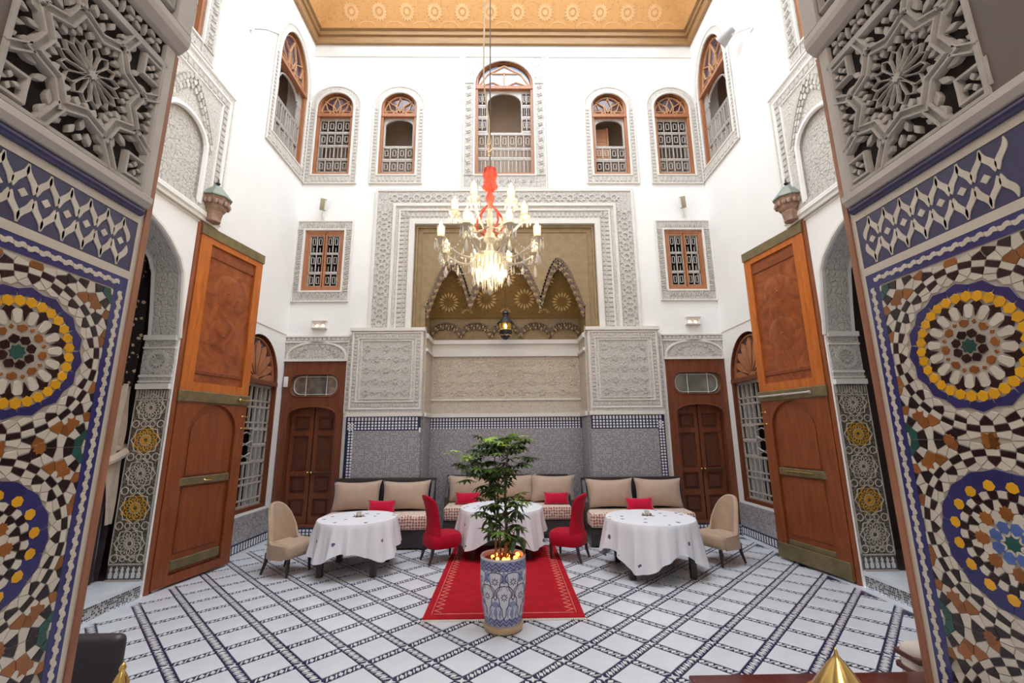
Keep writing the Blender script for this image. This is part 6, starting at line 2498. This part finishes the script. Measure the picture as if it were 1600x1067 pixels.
def palm_leaf(name, mat, nl, l, w, droop):
    """one compound leaf: petiole along +x, leaflets fanned like an umbrella"""
    mb = MB()
    mb.tube([(0, 0, 0), (.05, 0, .018), (.10, 0, .02)], [.003, .0025, .002], 4, caps=False)
    for k in range(nl):
        a = 2 * pi * k / nl + .2
        ll = l * (.85 + .3 * ((k * 7) % 5) / 5)
        ca, sa = cos(a), sin(a)
        P = []
        for t, hw in ((0.05, .15), (.25, .62), (.5, 1.0), (.78, .72), (1.0, .06)):
            z = .02 - droop * ll * t * t
            x, y = .10 + ca * ll * t, sa * ll * t
            q = w * hw * .5
            P.append([(x - sa * q, y + ca * q, z), (x, y, z - .004 * hw), (x + sa * q, y - ca * q, z)])
        mb.grid(P)
    return mb.mesh(name, mat, recalc=False, smooth_angle=80)
protos = [palm_leaf('leaf', W['leaf_dark'], 8, .085, .027, .45), palm_leaf('leaf', W['leaf_mid'], 8, .080, .026, .30),
          palm_leaf('leaf', W['leaf_light'], 7, .078, .027, .12), palm_leaf('leaf', W['leaf_dark'], 6, .13, .042, .8)]
rl = random.Random(12)
def leaf_at(p, yaw, pitch, kind, s_):
    M0 = Mq @ T(*p) @ RZ(yaw) @ Matrix.Rotation(-pitch, 4, 'Y') @ Matrix.Scale(s_, 4)
    place('leaf', protos[kind], plant, M0)
def tuft(c, rx, rz_, n, hi):
    for k in range(n):
        a = rl.uniform(0, 2 * pi)
        q = rl.random() ** .6
        zz = rl.uniform(-1, 1)
        p = (c[0] + rx * q * cos(a) * .75, c[1] + rx * q * sin(a) * .75, c[2] + rz_ * zz)
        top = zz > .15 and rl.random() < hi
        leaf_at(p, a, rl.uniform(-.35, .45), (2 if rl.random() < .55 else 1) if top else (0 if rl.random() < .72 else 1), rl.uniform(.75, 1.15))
tuft((.04, .02, 1.02), .16, .06, 34, 1.0)
tuft((-.06, .02, .96), .19, .09, 34, .6)
tuft((.06, .02, .86), .15, .10, 30, .35)
tuft((-.30, .03, .86), .13, .08, 18, .6)
tuft((-.22, .05, .72), .16, .07, 20, .25)
tuft((-.04, .02, .68), .10, .12, 26, .1)
tuft((.04, .02, .52), .12, .10, 18, .1)
tuft((-.05, .0, .40), .16, .09, 20, .05)
tuft((.03, .0, .26), .15, .09, 20, .05)
for a, z, s_ in ((-.5, .50, 1.0), (-.1, .42, 1.0), (-.8, .22, 1.2), (-.25, .20, 1.25), (2.6, .47, 1.0), (3.5, .36, 1.0), (3.0, .24, .8), (-.4, .3, 1.0)):
    leaf_at((.03 * cos(a), .03 * sin(a), z), a, -.25, 3, s_)
leaf_at((-.42, .02, .90), 2.9, .1, 2, 1.0)
leaf_at((-.38, .02, .93), 3.3, .1, 2, .9)
leaf_at((.14, .02, 1.03), -.1, .05, 2, 1.0)

# ------------------------------------------------------------------ chandelier
CH = (-.165, 4.4, 0)
ch = thing('crystal_chandelier', 'large lit crystal chandelier with red glass crown hanging over the court', 'chandelier', CH)
Mc = WM[ch]
mb = MB()
mb.tube([(0, 0, 4.62), (0, 0, 10.70)], .008, 6)
mb.build('hanging_cable', W['cable'], ch, Mc)
mb = MB()
mb.tube([(-.02, -.03, 10.70), (-.075, -.03, 6.2), (-.075, -.03, 5.75), (-.05, -.02, 5.45), (-.012, -.012, 5.2), (-.01, -.012, 4.75)], .010, 6)
mb.tube([(-.01 + .03 * cos(a), -.012, 4.86 + .05 * sin(a)) for a in [2 * pi * k / 10 for k in range(10)]], .007, 5, closed=True)
mb.build('lifting_cord', W['cord'], ch, Mc)
mb = MB()
mb.lathe([(0, 4.62), (.02, 4.62), (.075, 4.58), (.085, 4.50), (.065, 4.44), (.075, 4.42), (.055, 4.36), (.025, 4.34), (.02, 4.30), (.045, 4.26), (.055, 4.22), (.03, 4.16), (.02, 4.10), (0, 4.10)], 16)
for k in range(6):
    a = 2 * pi * k / 6
    mb.ball((.06 * cos(a), .06 * sin(a), 4.37), .028, 8, 1.4)
mb.build('red_crown', W['red_glass'], ch, Mc)
mb = MB()
mb.lathe([(0, 4.10), (.02, 4.10), (.03, 4.0), (.055, 3.96), (.03, 3.92), (.045, 3.82), (.07, 3.74), (.035, 3.68), (.05, 3.6), (.10, 3.56), (.17, 3.545), (.18, 3.53), (.12, 3.48), (.06, 3.42), (.045, 3.36), (.02, 3.30), (0, 3.29)], 20)
mb.build('stem_glass', W['crystal_arm'], ch, Mc)
mb = MB()
for k in range(5):
    a = 2 * pi * k / 5 + .3
    mb.tube([(.05 * cos(a), .05 * sin(a), 4.12), (.14 * cos(a), .14 * sin(a), 4.02), (.16 * cos(a), .16 * sin(a), 3.90), (.07 * cos(a), .07 * sin(a), 3.80)], .012, 6)
mb.build('red_scroll', W['red_glass'], ch, Mc)
def drop(mb, x, y, z, l, r):
    """faceted pendant with a bead above it"""
    mb.lathe([(0, z), (r * .35, z - r * .4), (0, z - r * .8)], 5, (x, y), smooth=False)
    mb.lathe([(0, z - r), (r * .55, z - l * .35), (r, z - l * .72), (r * .6, z - l * .92), (0, z - l)], 6, (x, y), smooth=False)
def arm(R, ang, z_hub, dip, z_cup, tube_h, big_):
    ca, sa = cos(ang), sin(ang)
    L = lambda r, z: (r * ca, r * sa, z)
    a = MB()
    pts = []
    for k in range(13):
        t = k / 12
        r = .06 + (R - .06) * t
        z = z_hub + (z_cup - z_hub) * t ** 2 - dip * sin(pi * min(1, t * 1.05)) * (1 - .2 * t)
        pts.append(L(r, z))
    a.tube(pts, .013, 8)
    a.lathe([(0, z_cup - .03), (.018, z_cup - .02), (.03, z_cup), (.062, z_cup + .012), (.066, z_cup + .02), (.03, z_cup + .018), (.018, z_cup + .03), (0, z_cup + .03)], 14, (R * ca, R * sa))
    ao = a.build('arm', W['crystal_arm'], ch, Mc)
    c = MB()
    zt = z_cup + .03
    c.lathe([(.016, zt), (.040, zt + .02), (.043, zt + tube_h * .95), (.040, zt + tube_h * .95), (.037, zt + .024), (.0, zt + .012)], 14, (R * ca, R * sa))
    c.build('glass_shade', W['shade_glass'], ao, Mc)
    c = MB()
    c.lathe([(0, zt), (.014, zt), (.014, zt + tube_h * .38), (0, zt + tube_h * .38)], 10, (R * ca, R * sa))
    c.build('candle_tube', W['ceramic'], ao, Mc)
    b = MB()
    zb = zt + tube_h * .38
    b.lathe([(0, zb), (.016, zb + .006), (.025, zb + .035), (.019, zb + .075), (.007, zb + .115), (0, zb + .13)], 10, (R * ca, R * sa))
    b.build('bulb', W['bulb'], ao, Mc)
    d = MB()
    for k in range(6):
        q = 2 * pi * k / 6
        x, y = R * ca + .06 * cos(q), R * sa + .06 * sin(q)
        drop(d, x, y, z_cup + .012, .095 if not big_ else .12, .011)
    if big_:
        drop(d, R * ca, R * sa, z_cup - .09, .17, .022)
        drop(d, R * .72 * ca, R * .72 * sa, z_cup - dip - .02, .13, .016)
    d.build('crystal_drops', W['crystal'], ao, Mc, kind='stuff')
for k in range(8):
    arm(.54, 2 * pi * (k + .5) / 8, 3.58, .10, 3.64, .13, True)
for k in range(6):
    arm(.385, 2 * pi * k / 6 + .12, 3.86, .07, 4.01, .15, False)
for k in range(4):                                   # emitters added inside the bowl to make the skirt glow
    a = 2 * pi * k / 4 + .4
    b = MB()
    b.ball((.13 * cos(a), .13 * sin(a), 3.36), .018, 8, 1.5)
    b.build('skirt_fill_bulb', W['bulb'], ch, Mc)
d = MB()
for ring_r, z, n, l, r in ((.19, 3.53, 26, .19, .012), (.14, 3.50, 20, .27, .012), (.08, 3.42, 12, .24, .013), (.30, 3.60, 22, .08, .010)):
    for k in range(n):
        a = 2 * pi * (k + .5) / n
        ll = l * (.8 + .4 * ((k * 5) % 7) / 7)
        drop(d, ring_r * cos(a), ring_r * sin(a), z, ll, r)
drop(d, 0, 0, 3.29, .18, .03)
d.build('crystal_skirt', W['crystal'], ch, Mc, kind='stuff')
d = MB()
for k in range(8):                                   # bead swags between the lower cups
    a0, a1 = 2 * pi * (k + .5) / 8, 2 * pi * (k + 1.5) / 8
    for q in range(11):
        t = (q + .5) / 11
        p0 = Vector((.54 * cos(a0), .54 * sin(a0), 0))
        p1 = Vector((.54 * cos(a1), .54 * sin(a1), 0))
        p = p0.lerp(p1, t)
        d.lathe([(0, 3.61 - .5 * t * (1 - t) + .011), (.011, 3.61 - .5 * t * (1 - t)), (0, 3.61 - .5 * t * (1 - t) - .011)], 5, (p.x, p.y), smooth=False)
        p2 = Vector((.17 * cos(a0), .17 * sin(a0), 0)).lerp(p0, t)
        z2 = 3.545 + .06 * t - .35 * t * (1 - t)
        d.lathe([(0, z2 + .009), (.009, z2), (0, z2 - .009)], 5, (p2.x, p2.y), smooth=False)
d.build('bead_swags', W['crystal'], ch, Mc, kind='stuff')
mb = MB()                                            # the beam over the open roof that carries it
mb.box(-4.2, 4.2, 4.34, 4.46, 10.70, 10.82)
mb.build('roof_beam', W['dark_wood'], kind='structure')

# ------------------------------------------------------------------ lantern of the niche
la = thing('hanging_lantern', 'small pierced metal lantern with a yellow glow hanging in the niche', 'lantern', (0.0, 7.86, 3.36))
Ml = WM[la]
mb = MB()
mb.lathe([(0, 0), (.03, .005), (.085, .05), (.115, .12), (.12, .17)], 16)
mb.build('lantern_bowl', W['iron'], la, Ml)
mb = MB()
for k in range(9):
    a = 2 * pi * k / 9
    mb.T = T(.098 * cos(a), .098 * sin(a), .085) @ RZ(a) @ Matrix.Rotation(pi / 2 - .5, 4, 'Y')
    mb.strap(ngon(8, .024), .010, .006, 0, True)
mb.T = None
mb.build('bowl_inlay', W['niche_gold'], la, Ml)
mb = MB()
mb.lathe([(.120, .165), (.138, .17), (.138, .19), (.120, .195)], 16)
mb.build('brass_ring', W['brass'], la, Ml)
mb = MB()
mb.lathe([(.118, .195), (.128, .25), (.125, .31)], 16)
mb.build('amber_pane', W['amber_glass'], la, Ml)
for k in range(8):
    a = 2 * pi * k / 8 + .2
    mb = MB()
    mb.tube([(.121 * cos(a), .121 * sin(a), .19), (.133 * cos(a), .133 * sin(a), .25), (.128 * cos(a), .128 * sin(a), .315)], .008, 6)
    mb.build('lantern_rib', W['iron'], la, Ml)
mb = MB()
mb.ball((0, -.135, .225), .022, 8, 1.9)
mb.build('flame_bulb', W['lantern_glow'], la, Ml)
mb = MB()
mb.lathe([(.16, .31), (.15, .325), (.115, .36), (.075, .42), (.05, .44), (.05, .48), (.07, .50), (.05, .54), (.02, .56), (0, .57), ], 16)
mb.lathe([(0, .315), (.16, .31)], 16)
mb.build('lantern_cap', W['iron'], la, Ml)
mb = MB()
mb.tube([(0, 0, .56), (0, 0, 1.44)], .006, 5)
mb.build('chain', W['iron'], la, Ml)

# ------------------------------------------------------------------ fittings on the walls
def floodlight(label, x, z, lean):
    t = thing('wall_floodlight', label, 'lamp', M=back_m(x, z), group='floodlights above the square windows')
    M0 = WM[t]
    mb = MB()
    mb.tube([(0, -.24, 0.0), (0, -.22, .05), (lean * .03, -.13, .10)], .010, 6)
    mb.box(-.03, .03, -.27, -.21, 0, .01)
    mb.build('arm', W['fixture_white'], t, M0)
    mb = MB()
    mb.T = T(lean * .04, -.02, .13) @ Matrix.Rotation(-lean * .22, 4, 'Z') @ Matrix.Rotation(.35, 4, 'X')
    mb.rbox(-.045, .045, -.11, .11, -.05, .04, .012, 2)
    mb.build('housing', W['fixture'], t, M0)
    mb = MB()
    mb.T = T(lean * .04, -.02, .13) @ Matrix.Rotation(-lean * .22, 4, 'Z') @ Matrix.Rotation(.35, 4, 'X')
    mb.box(lean * .046 - .004, lean * .046 + .004, -.09, .09, -.035, .03)
    mb.build('lens', W['fixture_white'], t, M0)
floodlight('small bronze floodlight on a bent arm above the left square window', -3.45, 5.92, 1)
floodlight('small bronze floodlight on a bent arm above the right square window', 3.42, 5.96, -1)
def twin_light(label, x, z):
    t = thing('twin_wall_light', label, 'lamp', M=back_m(x, z), group='twin lights below the square windows')
    M0 = WM[t]
    mb = MB()
    mb.prism(rect(-.125, .125, -.06, .075), 0, .07, [rect(-.105, -.006, -.035, .05), rect(.006, .105, -.035, .05)])
    mb.box(-.115, .115, -.04, .055, .004, .01)
    mb.build('housing', W['fixture_white'], t, M0)
    mb = MB()
    mb.box(-.13, .13, .06, .08, 0, .08)
    mb.box(-.13, .13, -.065, -.05, 0, .08)
    mb.build('rim', W['stripe'], t, M0)
    for s in (-1, 1):
        mb = MB()
        mb.T = T(s * .052, -.006, .012)
        mb.lathe([(0, .03), (.022, .022), (.034, 0)], 12)
        mb.build('lamp_lens', W['spot_glow'], t, M0)
twin_light('small twin wall light on the white wall below the left square window', -3.33, 3.59)
twin_light('small twin wall light on the white wall below the right square window', 3.40, 3.63)
sp = thing('wall_spotlight', 'white cone spotlight on a thin rod beside the upper right side window', 'lamp', (3.9, 5.65, 7.90))
Ms = WM[sp]
mb = MB()
mb.box(-.02, 0, -.04, .04, -.06, .06)
mb.tube([(-.01, 0, 0), (-.22, .30, .14)], .012, 6)
mb.build('rod', W['fixture_white'], sp, Ms)
mb = MB()
mb.T = T(-.24, .33, .15) @ RZ(.6) @ Matrix.Rotation(radians(68), 4, 'X')
mb.lathe([(0, .16), (.05, .15), (.075, .08), (.115, -.10), (.10, -.10), (.06, .06), (0, .08)], 18)
mb.build('shade', W['spot_grey'], sp, Ms)
ww = thing('wall_wire', 'thin wire on a small hook of the left white wall leading to the upper window', 'wire', (-3.9, 5.63, 7.80))
mb = MB()
mb.tube([(.04, 0, 0), (.03, .35, .36), (.012, .82, .74)], .006, 5)
mb.build('wire', W['cable'], ww, WM[ww])
mb = MB()
mb.box(0, .05, -.02, .02, -.03, .03)
mb.tube([(.04, 0, 0), (.05, -.02, -.10)], .007, 5)
mb.build('hook', W['fixture_white'], ww, WM[ww])
sn = thing('door_sensor', 'small white sensor box at the top left corner of the left door frame', 'sensor', M=back_m(-3.83, 2.58))
mb = MB()
mb.rbox(-.035, .035, -.09, .09, 0.02, .06, .01, 2)
mb.build('casing', W['fixture_white'], sn, WM[sn])

# ------------------------------------------------------------------ things just past the jambs, cut by the lower edge of the photograph
dc = thing('dark_chair', 'dark leather chair back with rounded corner beside the left tiled jamb', 'chair', (-1.84, 2.20, .0085))
Md = WM[dc]
mb = MB()
mb.rbox(-.27, .335, -.30, -.235, .40, .925, .03, 4)
mb.build('backrest', W['dark_leather'], dc, Md)
mb = MB()
mb.rbox(-.26, .32, -.235, .25, .33, .44, .03, 3)
mb.build('seat', W['dark_leather'], dc, Md)
for x in (-.22, .28):
    for y in (-.26, .21):
        mb = MB()
        mb.box(x - .022, x + .022, y - .022, y + .022, 0, .41)
        mb.build('leg', W['leg'], dc, Md)
tt = thing('tray_table', 'little round tray table in front of the dark chair by the left jamb', 'table', (-1.285, 1.70, .0085))
mb = MB()
mb.lathe([(0, .53), (.16, .53), (.17, .55), (.165, .56), (.155, .545), (0, .545)], 28)
mb.build('tray', W['brass'], tt, WM[tt])
for k in range(3):
    a = 2 * pi * k / 3
    mb = MB()
    mb.tube([(.05 * cos(a), .05 * sin(a), .53), (.13 * cos(a), .13 * sin(a), 0)], .012, 6)
    mb.build('leg', W['leg'], tt, WM[tt])
tp = thing('brass_teapot', 'brass teapot with tall finial in front of the dark chair', 'teapot', (-1.315, 1.70, .555))
Mt = WM[tp]
mb = MB()
mb.lathe([(0, 0), (.05, 0), (.055, .01), (.075, .05), (.08, .09), (.06, .14), (.035, .175), (.03, .20), (.04, .21)], 20)
mb.build('teapot_body', W['brass'], tp, Mt)
mb = MB()
mb.lathe([(.042, .21), (.036, .235), (.018, .26), (.014, .275), (.022, .30), (.026, .32), (.014, .345), (.008, .355), (.011, .366), (.006, .378), (0, .384)], 16)
mb.build('lid', W['brass'], tp, Mt)
mb = MB()
mb.tube([(.06, 0, .06), (.11, 0, .10), (.12, 0, .16), (.15, 0, .19)], [.018, .014, .010, .008], 8)
mb.build('spout', W['brass'], tp, Mt)
mb = MB()
mb.tube([(-.07, 0, .10), (-.12, 0, .12), (-.12, 0, .18), (-.05, 0, .195)], .007, 6)
mb.build('handle', W['brass'], tp, Mt)
ot = thing('low_table', 'polished oxblood wooden table beside the right tiled jamb', 'table', (1.19, 1.745, .0085))
Mo = WM[ot]
mb = MB()
mb.rbox(-.475, .50, -.215, .205, .70, .742, .008, 2)
mb.build('tabletop', W['table_red'], ot, Mo)
mb = MB()
mb.box(-.43, .45, -.18, .17, .62, .70)
mb.build('apron', W['table_red'], ot, Mo)
for x in (-.42, .44):
    for y in (-.17, .16):
        mb = MB()
        mb.box(x - .025, x + .025, y - .025, y + .025, 0, .64)
        mb.build('leg', W['table_red'], ot, Mo)
td = thing('brass_dish', 'brass dish with a pointed conical lid on the oxblood table', 'dish', (1.185, 1.75, .752))
mb = MB()
mb.lathe([(0, 0), (.09, 0), (.105, .012), (.11, .02), (0, .02)], 28)
mb.build('plate', W['brass'], td, WM[td])
mb = MB()
mb.lathe([(.098, .02), (.085, .045), (.060, .080), (.036, .115), (.018, .137), (.008, .150), (.005, .165), (0, .178)], 28)
mb.build('conical_lid', W['brass'], td, WM[td])
stc = thing('striped_armchair', 'low armchair in pale and dark stripes beyond the oxblood table', 'chair', (2.02, 2.35, .0085))
Mz = WM[stc]
mb = MB()
mb.rbox(-.26, .26, -.27, -.15, .10, .755, .04, 3)
mb.build('backrest', W['stripe'], stc, Mz)
for k in range(10):
    z = .20 + k * .055
    mb = MB()
    mb.rbox(-.263, .263, -.274, -.146, z, z + .024, .004, 1)
    mb.build('stripe', W['stripe_dark'], stc, Mz)
mb = MB()
mb.rbox(-.26, .26, -.15, .26, .10, .38, .05, 3)
mb.build('seat', W['stripe'], stc, Mz)
for x in (-.22, .22):
    for y in (-.22, .21):
        mb = MB()
        mb.box(x - .02, x + .02, y - .02, y + .02, 0, .12)
        mb.build('leg', W['leg'], stc, Mz)

# ------------------------------------------------------------------ from image-derived units to metres, once: vertices and locations scaled about the point below camera
for me in bpy.data.meshes:
    me.transform(Matrix.Scale(K, 4))
for o in bpy.data.objects:
    if o.type in ('MESH', 'EMPTY'):
        m_ = o.matrix_basis.copy()
        m_.translation = m_.translation * K
        o.matrix_basis = m_
for m_ in bpy.data.materials:                        # textures keep the scale they were drawn at
    if not m_.node_tree:
        continue
    nt = m_.node_tree
    for tc in [n for n in nt.nodes if n.type == 'TEX_COORD']:
        for l in list(nt.links):
            if l.from_node == tc:
                to = l.to_socket
                vm = nt.nodes.new('ShaderNodeVectorMath')
                vm.operation = 'SCALE'
                vm.inputs['Scale'].default_value = 1 / K
                nt.links.new(l.from_socket, vm.inputs[0])
                nt.links.new(vm.outputs[0], to)
